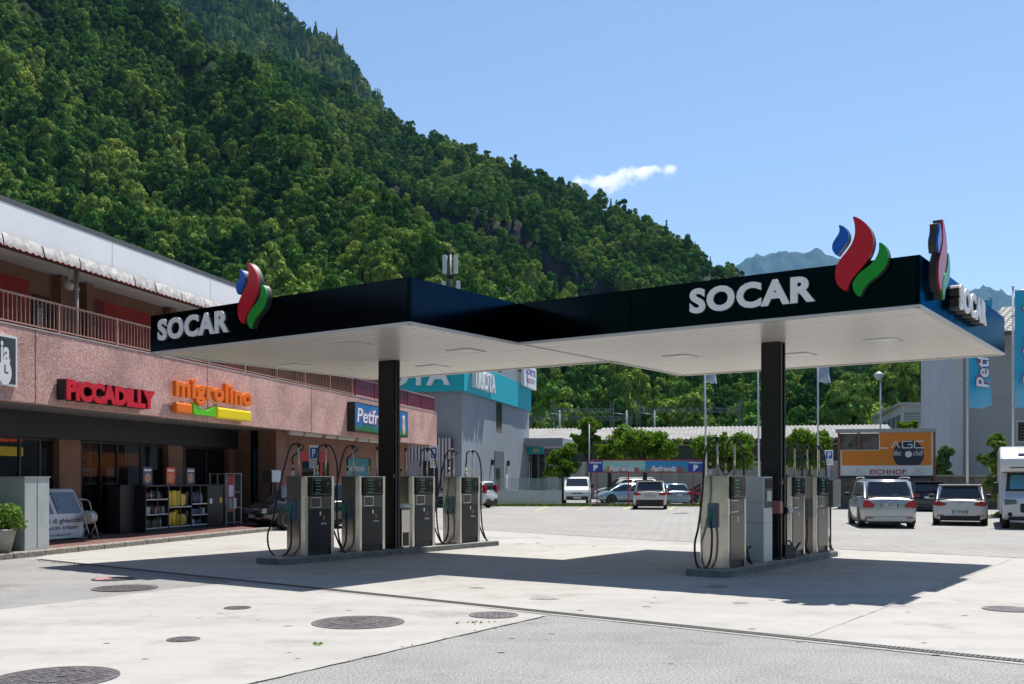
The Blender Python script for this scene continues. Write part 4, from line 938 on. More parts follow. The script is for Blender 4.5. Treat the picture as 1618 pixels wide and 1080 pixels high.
for i, x in enumerate((.12, .42)): m.rbox(x, x + .2, -.032, -.026, .55, .9, .002, i)
m.build('bottle_print', [mat('print_teal', (.1, .4, .45), .4), mat('print_white', (.7, .7, .7), .4)], rp)
m = MB()
for i in range(3): m.lathe([(0, .1), (.13, .1), (.14, .14), (.14, .48), (.09, .58), (.05, .6), (.05, .68), (0, .68)], .25 + .32 * i, .32, 14)
m.build('gas_bottles', mat('bottle_blue', (.08, .1, .12), .4), t)
# dark wall box behind pump row
t = fthing('wall_cabinet', 'dark grey utility box on a post in front of the brown pier', 'utility box', BF, -.9, BF.y_at(429, -.9), .12)
m = MB(); m.rbox(-.35, .0, 0, .7, 1.42, 1.85, .02); m.build('box', mat('utility_dark', (.03, .035, .04), .4), t); m = MB(); m.box(.002, .008, .03, .67, 1.44, 1.83); m.build('lit_tone_side', mat('utility_lit_tone', (.3, .36, .4), .4), t); m = MB(); m.box(-.2, -.12, .3, .4, 0, 1.42); m.build('post', MATS['utility_dark'], t)  # paler sheet on the sun-facing side: lit tone put into colour
# ------------------------------------------------------------------ pump islands, dispensers and what stands on them
def spline(pts, n=8):
    P = [Vector(p) for p in pts]; P = [P[0] * 2 - P[1]] + P + [P[-1] * 2 - P[-2]]; out = []
    for i in range(1, len(P) - 2):
        for k in range(n):
            t = k / n; a, b, c, d = P[i - 1], P[i], P[i + 1], P[i + 2]
            out.append(.5 * ((2 * b) + (c - a) * t + (2 * a - 5 * b + 4 * c - d) * t * t + (3 * b - a - 3 * c + d) * t ** 3))
    return out + [P[-2]]
M_steel = mat('brushed_steel', (.52, .485, .44), .17, .78, var=.10, scale=1.2, bump=.35, bscale=1.6)
M_steel2 = mat('satin_steel', (.07, .07, .07), .25, .4, var=.08, scale=2)
M_door = mat('door_slate', (.010, .015, .024), .35, 0, var=.1, scale=1.5, spec=.25)
M_hose = mat('hose_rubber', (.012, .012, .013), .45)
M_hd = mat('head_gloss_black', (.003, .003, .004), .22, spec=.18); M_scr = mat('screen_glass', (.004, .007, .007), .1, spec=.25); M_lcd = mat('lcd_green', (.05, .25, .2), .3); M_digit = mat('lcd_digit', (.25, .33, .3), .4)
M_hold = mat('holster_blue', (.10, .14, .2), .4); M_noz = mat('nozzle_green', (.02, .22, .13), .4); M_kc = mat('island_concrete', (.2, .2, .195), .85, var=.2, scale=3, bump=.4, bscale=30)
M_stick = mat('yellow_sticker2', (.65, .45, .03), .5); M_pale = mat('pale_plastic', (.55, .56, .55), .4)
def island(x0, x1, ya, yb, label):
    t = fthing('pump_island', label, 'kerb island', CF)
    m = MB(); y = ya; ca = .12
    m.prism([(x0 + ca, ya), (x1 - ca, ya), (x1, ya + ca), (x1, yb - ca), (x1 - ca, yb), (x0 + ca, yb), (x0, yb - ca), (x0, ya + ca)], 0, .105); m.build('base', M_kc, t)
    m = MB(); m.prism([(x0 + ca + .02, ya + .02), (x1 - ca - .02, ya + .02), (x1 - .02, ya + ca + .02), (x1 - .02, yb - ca - .02), (x1 - ca - .02, yb - .02), (x0 + ca + .02, yb - .02), (x0 + .02, yb - ca - .02), (x0 + .02, ya + ca + .02)], .1055, .12); m.build('top_slab', mat('island_top', (.26, .26, .25), .8, var=.2, scale=3), t)
    for i in range(int(yb - ya)):
        m = MB(); m.box(x1 - .001, x1 + .002, ya + 1 + i, ya + 1.012 + i, .005, .1); m.build('kerb_joint', M_joint, t)
island(-4.44, -3.56, -2.77, 4.4, 'long low concrete island carrying four pumps under the left roof')
island(3.6, 4.42, -.25, 5.75, 'low concrete island carrying three pumps under the right roof')

def pump(x, y, label, door=M_door, silver=M_steel, near=True, farh=True, group='fuel pumps with tall hose masts', loops=1.0, L_=.85, emblem_=True, nz='near'):
    """front face towards +x, near end towards -y; origin on the island top"""
    t = fthing('fuel_pump', label, 'fuel pump', CF, x, y, .12, 0, group)
    hw = .25; HT = 1.58
    # two steel hose columns at the ends
    for (a, b) in ((0, .13), (L_ - .08, L_)):
        m = MB(); m.prism([(-hw + .03, a), (hw - .06, a), (hw, a + .06 if a == 0 else a), (hw, b), (-hw, b), (-hw, a + .03)], 0, HT); m.build('hose_column', silver, t)
    m = MB(); m.rbox(-hw + .03, hw + .012, .135, L_ - .085, .12, .93, .008, seg=1); o = m.build('lower_door', door, t)
    m = MB(); m.box(hw + .0125, hw + .0165, L_ - .42, L_ - .38, .80, .88); m.build('lock', M_steel, o)
    m = MB(); m.box(-hw + .05, hw - .03, .135, L_ - .085, 0, .118); m.build('plinth', M_black, t)
    m = MB(); m.box(-hw + .03, hw - .005, .135, L_ - .085, .932, 1.19); mid = m.build('middle_panel', M_steel2, t)
    m = MB(); m.box(hw - .004, hw + .006, .19, .48, .96, 1.17); m.build('keypad_frame', silver, mid); m = MB(); m.box(hw + .0065, hw + .009, .205, .465, .975, 1.155); m.build('keypad', mat('keypad', (.05, .045, .05), .25, var=.4, scale=12), mid)
    m = MB(); m.rbox(-hw - .01, hw + .03, .135, L_ - .09, 1.195, HT, .008, seg=1); hd = m.build('display_head', M_hd, t)
    m = MB(); m.box(hw + .0305, hw + .04, .20, L_ - .105, 1.215, HT - .02); m.build('screen_frame', M_steel2, hd)
    m = MB(); m.box(hw + .0405, hw + .043, .215, L_ - .12, 1.24, HT - .035); m.build('screen', M_scr, hd)
    m = MB(); m.box(hw + .0432, hw + .0442, .27, .45, HT - .08, HT - .055)
    for i, z in enumerate((1.44, 1.38, 1.31)): m.box(hw + .0432, hw + .0442, .30, .42 + .02 * i, z, z + .02)
    m.box(hw + .0432, hw + .0442, .27, .42, 1.25, 1.27); m.build('display_text', M_lcd, hd)
    m = MB(); add_text(m, '7', L_ - .24, L_ - .19, 1.38, 1.47, 0, .001); m.v = [(hw + .0445 + p[1] * .1, p[0], p[2]) for p in m.v]; m.build('display_digit', M_digit, hd)
    m = MB(); m.box(-hw - .005, hw + .005, -.005, L_ + .005, HT + .001, HT + .012); m.build('top_plate', silver, t)
    if emblem_:
        m = MB()
        def tiny(P, mi):
            pl = [(L_ - .34 + un(p)[0] * .10, .69 + un(p)[1] * .10) for p in smooth_poly(P, 1)]
            from mathutils.geometry import tessellate_polygon
            m.add([(hw + .0135, a, z) for a, z in pl], [tuple(f) for f in tessellate_polygon([[Vector((a, z, 0)) for a, z in pl]])], mi)
        tiny(RED, 0); tiny(BLU, 1); tiny(GRN, 2); m.build('flame_sticker', [M_fl['red_flame'], M_fl['blue_flame'], M_fl['green_flame']], o)
        m = MB(); add_text(m, 'SOCAR', 0, .16, 0, .032, 0, .001, bold=.03); m.v = [(hw + .0135, L_ - .38 + p[0], .62 + p[2]) for p in m.v]; m.build('name_sticker', M_letter, o)
    # masts and hoses at both ends
    for e, (ym, sgn) in enumerate(((.08, -1), (L_ - .05, 1))):
        m = MB(); m.tube([(.05, ym, HT + .01), (.05 , ym + sgn * .02, HT + .62)], [.022, .018], 8); ms = m.build('hose_mast', M_steel, t)
        m = MB(); m.tube([(.05, ym + sgn * .02, HT + .60), (.05, ym + sgn * .02, HT + .66)], .03, 8); m.build('mast_head', M_black, ms)
        # swivel and bottle-like coupling on the roof
        yc = ym - sgn * (-.16) if e == 0 else ym - .22
        m = MB(); m.tube([(-.06, yc + .1, HT + .01), (-.06, yc + .1, HT + .10), (-.06, yc + .1, HT + .11), (-.06, yc + .1, HT + .24)], [.035, .035, .02, .02], 8); cp = m.build('coupling', M_pale, t)
        m = MB(); m.tube([(-.06, yc + .1, HT + .13), (-.06, yc + .1, HT + .19)], .024, 8); m.build('coupling_band', M_stick if e else M_black, cp)
        top = Vector((.05, ym + sgn * .02, HT + .64)); lp = loops
        yo = ym + sgn * (.13)
        if e == 0 and near:
            pts = [(-.06, yc + .1, HT + .24), (-.04, yc + .08, HT + .40), (.0, ym + .16, HT + .58), (top.x, top.y + .02, HT + .66), (-.02, ym - .14, HT + .62), (-.10, ym - .2, HT + .35), (-.22 * lp, -.18, 1.25), (-.36 * lp, -.16, .72), (-.50 * lp, -.14, .42), (-.46 * lp, -.13, .10), (-.24 * lp, -.12, -.03), (-.0, -.12, .16), (.03, -.11, .55), (.0, -.10, .80)]
            m = MB(); m.tube(spline(pts), .019, 8); h_ = m.build('hose', M_hose, t)
            m = MB(); m.box(-.06, .07, -.10, -.002, .70, 1.12); hs = m.build('holster', M_hold, t)
            m = MB(); m.tube([(.0, -.115, .80), (.0, -.12, .92), (.0, -.11, 1.02)], [.022, .03, .024], 8); m.tube(spline([(.0, -.12, .86), (.0, -.19, .88), (.0, -.20, .96), (.0, -.13, 1.02)], 4), .010, 6); m.build('nozzle', M_noz, hs)
        if e == 1 and farh:
            pts = [(-.06, yc + .1, HT + .24), (-.05, yc + .12, HT + .42), (.0, ym - .14, HT + .60), (top.x, top.y - .01, HT + .665), (.09, ym + .16, HT + .58), (.12, L_ + .22, HT + .2), (.12, L_ + .21, .9), (.16, L_ + .22, .35), (.22, L_ + .30, .04), (.22, L_ + .38, .0), (.14, L_ + .30, .12), (.03, L_ + .17, .55), (.0, L_ + .12, .82)]
            m = MB(); m.tube(spline(pts), .019, 8); h_ = m.build('hose', M_hose, t)
            m = MB(); m.box(-.06, .07, L_ + .002, L_ + .09, .70, 1.12); hs = m.build('holster', M_hold, t)
            m = MB(); m.tube([(.0, L_ + .1, .80), (.0, L_ + .11, .92), (.0, L_ + .1, 1.02)], [.022, .03, .024], 8); m.build('nozzle', M_noz, hs)
    return t
XP = -4.0
pump(XP, -2.07, 'steel and dark slate fuel pump at the near end of the left island', loops=1.25)
pump(XP, -.53, 'second fuel pump on the left island, partly behind the black column', door=mat('door_grey', (.022, .024, .028), .33, 0, spec=.3), farh=False)
pump(XP, 1.17, 'fuel pump just beyond the black column on the left island', door=MATS['door_grey'], near=False)
pump(XP, 2.90, 'farthest fuel pump on the left island with hose touching the ground', door=MATS['door_grey'])
XQ = 4.0; M_dsteel = mat('door_steel', (.10, .092, .088), .25, .8, var=.1, scale=2)
pump(XQ, .10, 'steel fuel pump at the near end of the right island', door=M_dsteel, emblem_=False, loops=.55)
pump(XQ, 3.18, 'fuel pump right behind the column on the right island', door=M_dsteel, emblem_=False, near=False)
pump(XQ, 4.69, 'farthest fuel pump on the right island beside the grey box', door=M_dsteel, emblem_=False)
# paper towel and rubbish module beside the left column
t = fthing('towel_bin', 'steel towel dispenser and rubbish bin beyond the left column', 'bin', CF, -3.95, .84, .12)
m = MB(); m.rbox(-.2, .22, 0, .28, 0, .86, .01); m.build('bin_body', M_steel, t); m = MB(); m.tube([(.14, -.06, .92), (.14, .32, .92)], .07, 12); m.build('towel_roll', M_pale, t); m = MB(); m.box(-.2, .23, -.01, .29, .862, .89); m.build('lid', M_steel2, t); m = MB(); m.box(.221, .226, .04, .24, .05, .35); m.build('opening', M_black, t)
# white pay terminal on the right island
t = fthing('pay_terminal', 'white and black payment column before the right canopy column', 'payment terminal', CF, 3.98, 1.82, .12)
m = MB(); m.rbox(-.14, .26, 0, .44, 0, 1.58, .012); m.build('body', mat('terminal_white', (.62, .63, .64), .35), t)
for z in (.72, 1.1): m = MB(); m.box(-.142, .262, -.002, .442, z, z + .006); m.build('body_seam', M_joint, t)
m = MB(); m.rbox(.2, .268, .03, .43, 1.0, 1.56, .01); o = m.build('control_panel', M_black, t)
m = MB(); m.box(.2685, .272, .14, .36, 1.12, 1.32); m.build('keypad', M_pale, o); m = MB(); m.box(.2685, .272, .08, .38, 1.37, 1.52); m.build('screen', M_scr, o)
# no smoking / no phone stickers on the columns, pink box
def no_sign(x, y, z, lab):
    t = fthing('prohibition_sticker', lab, 'sticker', CF, x, y, z)
    m = MB(); m.lathe([(.0, .001), (.055, .001), (.055, .003)], 0, 0, 18, axis='x'); m.build('disc', M_w, t)
    m = MB(); m.lathe([(.055, .003), (.055, .005), (.042, .005), (.042, .003)], 0, 0, 18, axis='x')
    m.add([(.0045, -.035, .03), (.0045, -.03, .038), (.0045, .035, -.03), (.0045, .03, -.038)], [(0, 1, 2, 3)]); m.build('ring', mat('ring_red', (.5, .02, .03), .4), t)
no_sign(-3.749, .64, 1.72, 'left one of two round prohibition stickers on the left column'); no_sign(-3.749, .762, 1.72, 'right one of two round prohibition stickers on the left column')
no_sign(4.241, 2.67, 1.6, 'left one of two round prohibition stickers on the right column'); no_sign(4.241, 2.80, 1.6, 'right one of two round prohibition stickers on the right column')
t = fthing('wall_dispenser', 'faded pink box mounted on the right column', 'dispenser', CF, 4.05, 2.48, 1.0)
m = MB(); m.rbox(.1, .28, -.06, .1, 0, .24, .015); m.build('box', mat('faded_pink', (.42, .16, .17), .5), t); m = MB(); m.tube([(.24, .12, .08), (.24, .2, .08)], .03, 10); m.build('roller', M_black, t)
t = fthing('towel_roll_holder', 'steel paper roll holder on the side of the right column', 'dispenser', CF, 4.3, 2.85, 1.05); m = MB(); m.tube([(0, -.1, 0), (0, .16, 0)], .07, 12); m.build('roll', M_pale, t); m = MB(); m.tube([(0, -.16, 0), (0, -.1, 0)], .08, 12); m.build('end_cap', M_black, t)
# watering cans
def watering_can(x, y, rot, label):
    t = fthing('watering_can', label, 'watering can', CF, x, y, .12, rot, 'black plastic watering cans on the right island')
    m = MB(); m.prism([(-.2, 0), (.12, 0), (.14, .2), (.02, .27), (-.2, .27)], -.08, .08, 'y'); m.build('tank', M_hold if False else mat('black_plastic', (.015, .015, .016), .5), t)
    m = MB(); m.tube(spline([(.12, 0, .06), (.24, 0, .16), (.36, 0, .27), (.42, 0, .3)], 5), [.03] * 5 + [.022] * 6 + [.016] * 5, 8); m.build('spout', MATS['black_plastic'], t)
    m = MB(); m.tube(spline([(-.19, 0, .25), (-.17, 0, .32), (-.05, 0, .345), (.08, 0, .32), (.13, 0, .2)], 5), .016, 8); m.build('handle', MATS['black_plastic'], t)
watering_can(3.72, 1.42, R(35), 'black watering can between the near pump and the white terminal')
watering_can(4.28, 2.98, R(75), 'black watering can at the foot of the right column')
# grey cabinet on a post at the island end
t = fthing('grey_cabinet', 'grey metal cabinet on a post at the far end of the right island', 'cabinet', CF, 4.2, 5.62, .12)
m = MB(); m.rbox(-.05, .12, -.0, .55, .93, 1.52, .012); m.build('box', mat('cabinet_green_grey', (.13, .15, .14), .5), t); m = MB(); m.tube([(.03, .1, 0), (.03, .1, .93)], .02, 8); m.build('post', M_steel2, t); m = MB(); m.box(.1205, .124, .38, .44, .96, 1.0); m.build('sticker', M_stick, t)
# oil stain bucket like bin between pumps 2 and 3 on the right island is omitted

# ------------------------------------------------------------------ parking signs
M_pblue = mat('parking_blue', (.015, .11, .45), .4); M_post = mat('grey_post', (.35, .36, .37), .4, .4)
def parking_sign(X, Y, zt, wd, ht, rot, label, base_z=0, lean=0):
    t = thing('parking_sign', label, 'sign', (X, Y, base_z), rot, 'blue and white parking signs on posts')
    m = MB(); m.tube([(0, .02, 0), (0, .02, zt - base_z - .1)], .028, 8); m.build('post', M_post, t)
    b = zt - base_z; m = MB(); m.rbox(-wd / 2, wd / 2, -.02, -.005, b - ht, b, .004, seg=1); pl_ = m.build('plate', M_w, t)
    m = MB(); m.box(-wd * .38, wd * .38, -.026, -.0205, b - ht * .56, b - ht * .08); m.build('blue_field', M_pblue, pl_)
    m = MB(); add_text(m, 'P', -wd * .17, wd * .2, b - ht * .5, b - ht * .14, -.0265, .002, bold=.04); m.build('letter', M_w, pl_)
    m = MB()
    for i in range(4): m.box(-wd * .36, wd * .3, -.0235, -.0205, b - ht * (.66 + .08 * i), b - ht * (.63 + .08 * i))
    m.build('small_print', M_post, pl_)
s1 = Vector((-7.08, 36.0)); parking_sign(s1.x, s1.y, Z(704, 36), .34, .80, R(-6), 'white and blue parking sign above the nearest pump on the left', .12)
parking_sign(-3.72, 48, Z(704, 48), .36, 1.05, R(-8), 'smaller looking parking sign in front of the ribbed shutter building')
parking_sign((1309.5 - U0) / F * 34, 34, Z(711, 34), .30, .5, R(10), 'parking sign beside the billboard behind the right island')
# ------------------------------------------------------------------ vehicles
M_tyre = mat('tyre', (.012, .012, .012), .8); M_rim = mat('alloy_rim', (.55, .55, .56), .35, .3); M_under = mat('black_trim', (.015, .015, .016), .6)
M_wind = mat('car_glass', (.010, .014, .018), .04, spec=.9); M_tail = mat('tail_red', (.35, .01, .015), .2); M_lampc = mat('lamp_clear', (.22, .24, .26), .1, .3)
M_plate = mat('plate_white', (.6, .6, .58), .4); M_ptxt = mat('plate_text', (.02, .02, .025), .5); M_pbl = mat('plate_blue', (.01, .06, .35), .4)
def car(label, loc, rot, L_=4.2, W=1.8, Hh=1.46, paint=None, hatch=.93, belt=.92, hood=.86, rear='hatch', wb=2.6, glass_front=True, roofrails=False, bumper_dark=False, wheel_r=.32, tail='side', plate='', name='parked_car', wind=(.95, .25), group='cars parked around the forecourt', rear_slope=.32, green=.62, spoiler=False, lampc=None, nose=.0, parts=True):
    """y forward; origin on the ground at the middle"""
    t = thing(name, label, 'car', (*loc, 0), rot, group); h = L_ / 2; w2 = W / 2
    # body: profile of (y, z_bottom, z_top, width factor)
    st = [(-h, .42, belt - .22, .80), (-h + .03, .34, belt - .10, .88), (-h + .12, .26, belt - .02, .955), (-h + .45, .22, belt, .99), (-wb / 2 - .45, .2, belt, 1), (-wb / 2 + .5, .2, belt, 1), (0, .2, belt - .01, 1), (wb / 2 - .6, .2, belt - .03, 1), (wb / 2 - .2, .2, hood + .04, 1), (wb / 2 + .35, .22, hood, .985), (h - .30, .24, hood - .09 - nose, .93), (h - .10, .28, hood - .2 - nose, .85), (h, .36, hood - .34 - nose, .74)]
    nsec = 9; vs, fs = [], []
    for (y, zb, zt, wf) in st:
        w_ = w2 * wf; mz = zb + (zt - zb) * .62
        half = [(w_ * .80, zb), (w_ * .96, zb + .06), (w_, mz - .12), (w_ * .998, mz), (w_ * .965, zt - .10), (w_ * .90, zt - .02), (w_ * .72, zt + .012), (w_ * .35, zt + .03), (0, zt + .035)]
        ring = [(x, y, z) for x, z in half] + [(-x, y, z) for x, z in reversed(half[:-1])]; vs += ring
    k = len(half) * 2 - 1
    for i in range(len(st) - 1):
        for j in range(k): fs.append((i * k + j, i * k + (j + 1) % k, (i + 1) * k + (j + 1) % k, (i + 1) * k + j))
    fs.append(tuple(range(k))); fs.append(tuple(reversed(range((len(st) - 1) * k, len(st) * k))))
    m = MB(); m.add(vs, fs, 0, True); body = m.build('body', paint, t)
    # cabin
    yr, yrt = -h + .10, -h + .10 + rear_slope; yft = wb / 2 - wind[0] * .0 - .62 + (wind[1] - .25); yf = wb / 2 + .22
    yft = yf - wind[0]; zb, zt = belt - .04, Hh; wbt, wtp = w2 * .90, w2 * green * 1.18
    bm = bmesh.new(); P = [(-wbt, yr, zb), (wbt, yr, zb), (wbt, yf, zb - .02), (-wbt, yf, zb - .02), (-wtp, yrt, zt - .03), (wtp, yrt, zt - .03), (wtp, yft, zt - .02), (-wtp, yft, zt - .02)]
    V_ = [bm.verts.new(p) for p in P]; ym = (yrt + yft) / 2
    for f in ((0, 3, 2, 1), (4, 5, 6, 7), (0, 1, 5, 4), (1, 2, 6, 5), (2, 3, 7, 6), (3, 0, 4, 7)): bm.faces.new([V_[i] for i in f])
    bmesh.ops.bevel(bm, geom=bm.edges[:], offset=.06, segments=3, affect='EDGES'); bm.verts.ensure_lookup_table()
    for v in bm.verts:
        if v.co.z > zt - .12: v.co.z += .035 * (1 - ((v.co.y - ym) / max(.5, (yft - yrt) / 2)) ** 2) * 1 + .02 * (1 - (v.co.x / wtp) ** 2)
    m = MB(); m.add([v.co[:] for v in bm.verts], [[v.index for v in f.verts] for f in bm.faces], 0, True); bm.free(); m.build('cabin', paint, t)
    def patch(c, mi_, name, a0, a1, b0, b1, off=.012, par=None, M_=None):
        # c: four corners bl, br, tr, tl of a plane; inset a (horizontal) and b (vertical) fractions
        bl, br, tr, tl = [Vector(p) for p in c]; n = (br - bl).cross(tl - bl).normalized() * off
        f = lambda a, b: (bl.lerp(br, a)).lerp(tl.lerp(tr, a), b) + n
        pts = [f(a0, b0), f((a0 + a1) / 2, b0), f(a1, b0), f(a1, (b0 + b1) / 2), f(a1 - .02, b1), f((a0 + a1) / 2, b1), f(a0 + .02, b1), f(a0, (b0 + b1) / 2)]
        mm = MB(); mm.add([p[:] for p in pts] + [(p - n * .7)[:] for p in pts], [tuple(range(8))] + [(i, (i + 1) % 8, 8 + (i + 1) % 8, 8 + i) for i in range(8)]); return mm.build(name, M_ or M_wind, par or t)
    rc = (P[1], P[0], P[4], P[5]); rc = (P[0], P[1], P[5], P[4]); fc = (P[2], P[3], P[7], P[6]); sr = (P[1], P[2], P[6], P[5]); sl_ = (P[3], P[0], P[4], P[7])
    rw_ = patch(rc, 0, 'rear_window', .075, .925, .17, .90)
    patch(fc, 0, 'windscreen', .06, .94, .06, .93)
    for c, flip in ((sr, 0), (sl_, 1)):
        for (a, b) in ((.06, .30), (.33, .60), (.63, .90)):
            if flip: a, b = 1 - b, 1 - a
            patch(c, 0, 'side_window', a, b, .14, .88)
    # wheels
    for sx in (-1, 1):
        for yy in (-wb / 2, wb / 2):
            x = sx * (w2 - .10)
            m = MB(); m.lathe([(wheel_r * .62, -.1), (wheel_r * .95, -.105), (wheel_r, -.07), (wheel_r, .07), (wheel_r * .95, .105), (wheel_r * .62, .1), (wheel_r * .62, -.1)], 0, 0, 22, axis='x'); m.v = [(p[0] + x, p[1] + yy, p[2] + wheel_r) for p in m.v]; wh = m.build('wheel', M_tyre, t)
            m = MB(); m.lathe([(0, .06), (wheel_r * .12, .085), (wheel_r * .2, .05)], 0, 0, 12, axis='x')
            for q in range(5):
                an = q * 2 * math.pi / 5 + .3; c_, s_ = math.cos(an), math.sin(an)
                for da in (-.17, .17):
                    c2, s2 = math.cos(an + da), math.sin(an + da); m.add([(.075, c_ * wheel_r * .12 - s_ * .02, s_ * wheel_r * .12 + c_ * .02), (.075, c_ * wheel_r * .12 + s_ * .02, s_ * wheel_r * .12 - c_ * .02), (.085, c2 * wheel_r * .64 + s_ * .018, s2 * wheel_r * .64 - c_ * .018), (.085, c2 * wheel_r * .64 - s_ * .018, s2 * wheel_r * .64 + c_ * .018)], [(0, 1, 2, 3)])
            m.lathe([(wheel_r * .62, .1), (wheel_r * .66, .108), (wheel_r * .58, .1)], 0, 0, 22, axis='x')
            m.v = [(sx * p[0] + x, p[1] + yy, p[2] + wheel_r) for p in m.v]; m.build('rim', M_rim, wh)
            m = MB(); n = 14; ar = [(yy + (wheel_r + .06) * math.cos(math.pi * i / n), max(.18, wheel_r + (wheel_r + .06) * math.sin(math.pi * i / n) - .0)) for i in range(n + 1)]
            m.prism(ar + [(yy - wheel_r - .06, .18), (yy + wheel_r + .06, .18)], sx * (w2 - .3), sx * (w2 + .004), 'x'); m.build('wheel_arch', M_under, t)
    for sx in (-1, 1): m = MB(); m.box(sx * (w2 - .06) - .01, sx * (w2 - .06) + .02, -wb / 2 + .42, wb / 2 - .42, .16, .27); m.build('sill', M_under, t)
    m = MB(); m.rbox(-w2 * .80, w2 * .80, -h - .025, -h + .1, .22, .42 if not bumper_dark else .55, .03, seg=1); m.build('rear_bumper', M_under if bumper_dark else paint, t)
    m = MB(); m.box(-w2 * .72, w2 * .72, -h - (.03 if tail == 'golf' else .01), -h + .3, .18, .36 if tail == 'golf' else .26); m.build('underbody', M_under, t)
    m = MB(); m.box(-w2 * .78, w2 * .78, -h + .012, -h + .05, belt - .035, belt - .02); m.build('tailgate_seam', M_under, t)
    for sx in (-1, 1):
        if tail == 'tall': m = MB(); m.rbox(sx * w2 * .80 - .09, sx * w2 * .80 + .07, -h - .005, -h + .22, belt - .12, belt + .36, .03, seg=1)
        elif tail == 'low': m = MB(); m.prism([(sx * w2 * .93, belt - .32), (sx * w2 * .93, belt - .08), (sx * w2 * .78, belt - .06), (sx * w2 * .52, belt - .22), (sx * w2 * .56, belt - .32)], -h - .02, -h + .25, 'y')
        else: m = MB(); m.prism([(sx * w2 * .94, belt - .20), (sx * w2 * .95, belt - .07), (sx * w2 * .75, belt - .05), (sx * w2 * .50, belt - .13), (sx * w2 * .52, belt - .20), (sx * w2 * .78, belt - .23)], -h - .018, -h + .3, 'y')
        tl_ = m.build('tail_lamp', M_tail, t)
        m = MB(); m.prism([(sx * w2 * .88, hood - .36 - nose), (sx * w2 * .90, hood - .20 - nose), (sx * w2 * .52, hood - .27 - nose), (sx * w2 * .55, hood - .36 - nose)], h - .16, h - .01, 'y'); m.build('headlight', M_lampc, t)
        m = MB(); m.rbox(sx * (w2 + .10) - .1, sx * (w2 + .10) + .09, yft + .50, yft + .62, belt + .0, belt + .15, .03); m.build('wing_mirror', M_under, t)
        m = MB(); m.box(sx * w2 * .72 - .12, sx * w2 * .72 + .12, -h - .028, -h - .02, .34, .38); m.build('reflector', M_tail, t)
        if roofrails: m = MB(); m.tube(spline([(sx * wtp * .97, yrt + .15, zt - .0), (sx * wtp * .99, yrt + .3, zt + .05), (sx * wtp * .99, yft - .3, zt + .055), (sx * wtp * .97, yft - .1, zt + .0)], 5), .018, 6); m.build('roof_rail', M_rim, t)
    m = MB(); m.box(-w2 * .42, w2 * .42, h - .02, h + .005, .38, hood - .42 - nose); m.build('grille', M_under, t)
    zp = belt - .27 if tail != 'golf' else .5
    def plate_at(y, s_, nm, z):
        m = MB(); m.box(-.26, .26, min(y, y + s_ * .012), max(y, y + s_ * .012), z, z + .115); p_ = m.build(nm, M_plate, t)
        m = MB(); m.box(-.26, -.225, min(y + s_ * .0121, y + s_ * .014), max(y + s_ * .0121, y + s_ * .014), z, z + .115); m.box(.225, .26, min(y + s_ * .0121, y + s_ * .014), max(y + s_ * .0121, y + s_ * .014), z, z + .115); m.build('blue_band', M_pbl, p_)
        if plate and s_ < 0: m = MB(); add_text(m, plate, -.20, .20, z + .025, z + .09, y - .0125, .002, bold=.02); m.build('characters', M_ptxt, p_)
    plate_at(-h - .03 if tail in ('golf',) else -h - .02, -1, 'rear_plate', .44 if tail in ('golf', 'tall') else belt - .30); plate_at(h + .006, 1, 'front_plate', .4)
    if tail == 'golf' or tail == 'low' or tail == 'side':
        m = MB(); m.lathe([(0, 0), (.045, 0), (.045, .01)], 0, 0, 14, axis='y'); m.v = [(p[0], -h - .012 - p[1] * 0 - (.005), p[2] + belt - .10) if False else (p[0], -h + .0 - .012 + p[1], p[2] + belt - .12) for p in m.v]; m.build('badge', M_rim, t)
    m = MB(); c = [Vector(p) for p in rc]; n = (c[1] - c[0]).cross(c[3] - c[0]).normalized() * .02; a_ = c[0].lerp(c[1], .5).lerp(c[3].lerp(c[2], .5), .16) + n; b_2 = c[0].lerp(c[1], .72).lerp(c[3].lerp(c[2], .72), .24) + n
    m.tube([a_, b_2], .012, 5); m.build('wiper', M_under, rw_)
    if spoiler: m = MB(); m.rbox(-wtp, wtp, yrt - .14, yrt + .15, zt - .03, zt + .012, .012, seg=1); m.build('spoiler', paint, t)
    return t
P_silver = mat('paint_silver', (.42, .45, .48), .3, .55, coat=.6); P_white = mat('paint_white', (.66, .67, .67), .3, coat=.7); P_black = mat('paint_black', (.006, .007, .008), .12, 0, coat=1)
P_white2 = mat('paint_warm_white', (.6, .59, .56), .3, coat=.6); P_red = mat('paint_red', (.4, .015, .02), .25, coat=.7); P_blueg = mat('paint_blue_grey', (.16, .2, .26), .25, .5, coat=.7); P_dark = mat('paint_dark_blue', (.012, .018, .03), .25, .3, coat=.7); P_brown = mat('paint_bronze', (.22, .09, .035), .3, .4, coat=.6); P_ltblue = mat('paint_pale_blue', (.3, .42, .52), .28, .4, coat=.6)
A = BF.rot
def at(u, Y): return ((u - U0) / F * Y, Y)
def carp(u, v_base, L_, rot=A, back=True):
    """rear wheels' contact row v_base at column u: returns the car's middle on the ground"""
    Y = F * H / (v_base - V0); X = (u - U0) / F * Y; d = Vector((-math.sin(rot), math.cos(rot))) * (L_ / 2 - .6) * (1 if back else -1)
    return (X + d.x, Y + d.y)
car('silver people carrier seen from behind, parked in front of the orange billboard', carp(1400, 833.5, 4.6), A + R(1), 4.6, 1.81, 1.66, P_silver, belt=1.02, hood=.95, roofrails=True, tail='low', plate='FR 489537', rear_slope=.45, green=.70, wb=2.83, bumper_dark=False, wheel_r=.33)
car('white hatchback seen from behind with dark bumper, left of the motorhome', carp(1517, 829.5, 4.25, -R(24)), -R(24), 4.25, 1.80, 1.46, P_white, belt=.93, tail='golf', plate='TI 279249', rear_slope=.42, green=.66, spoiler=True)
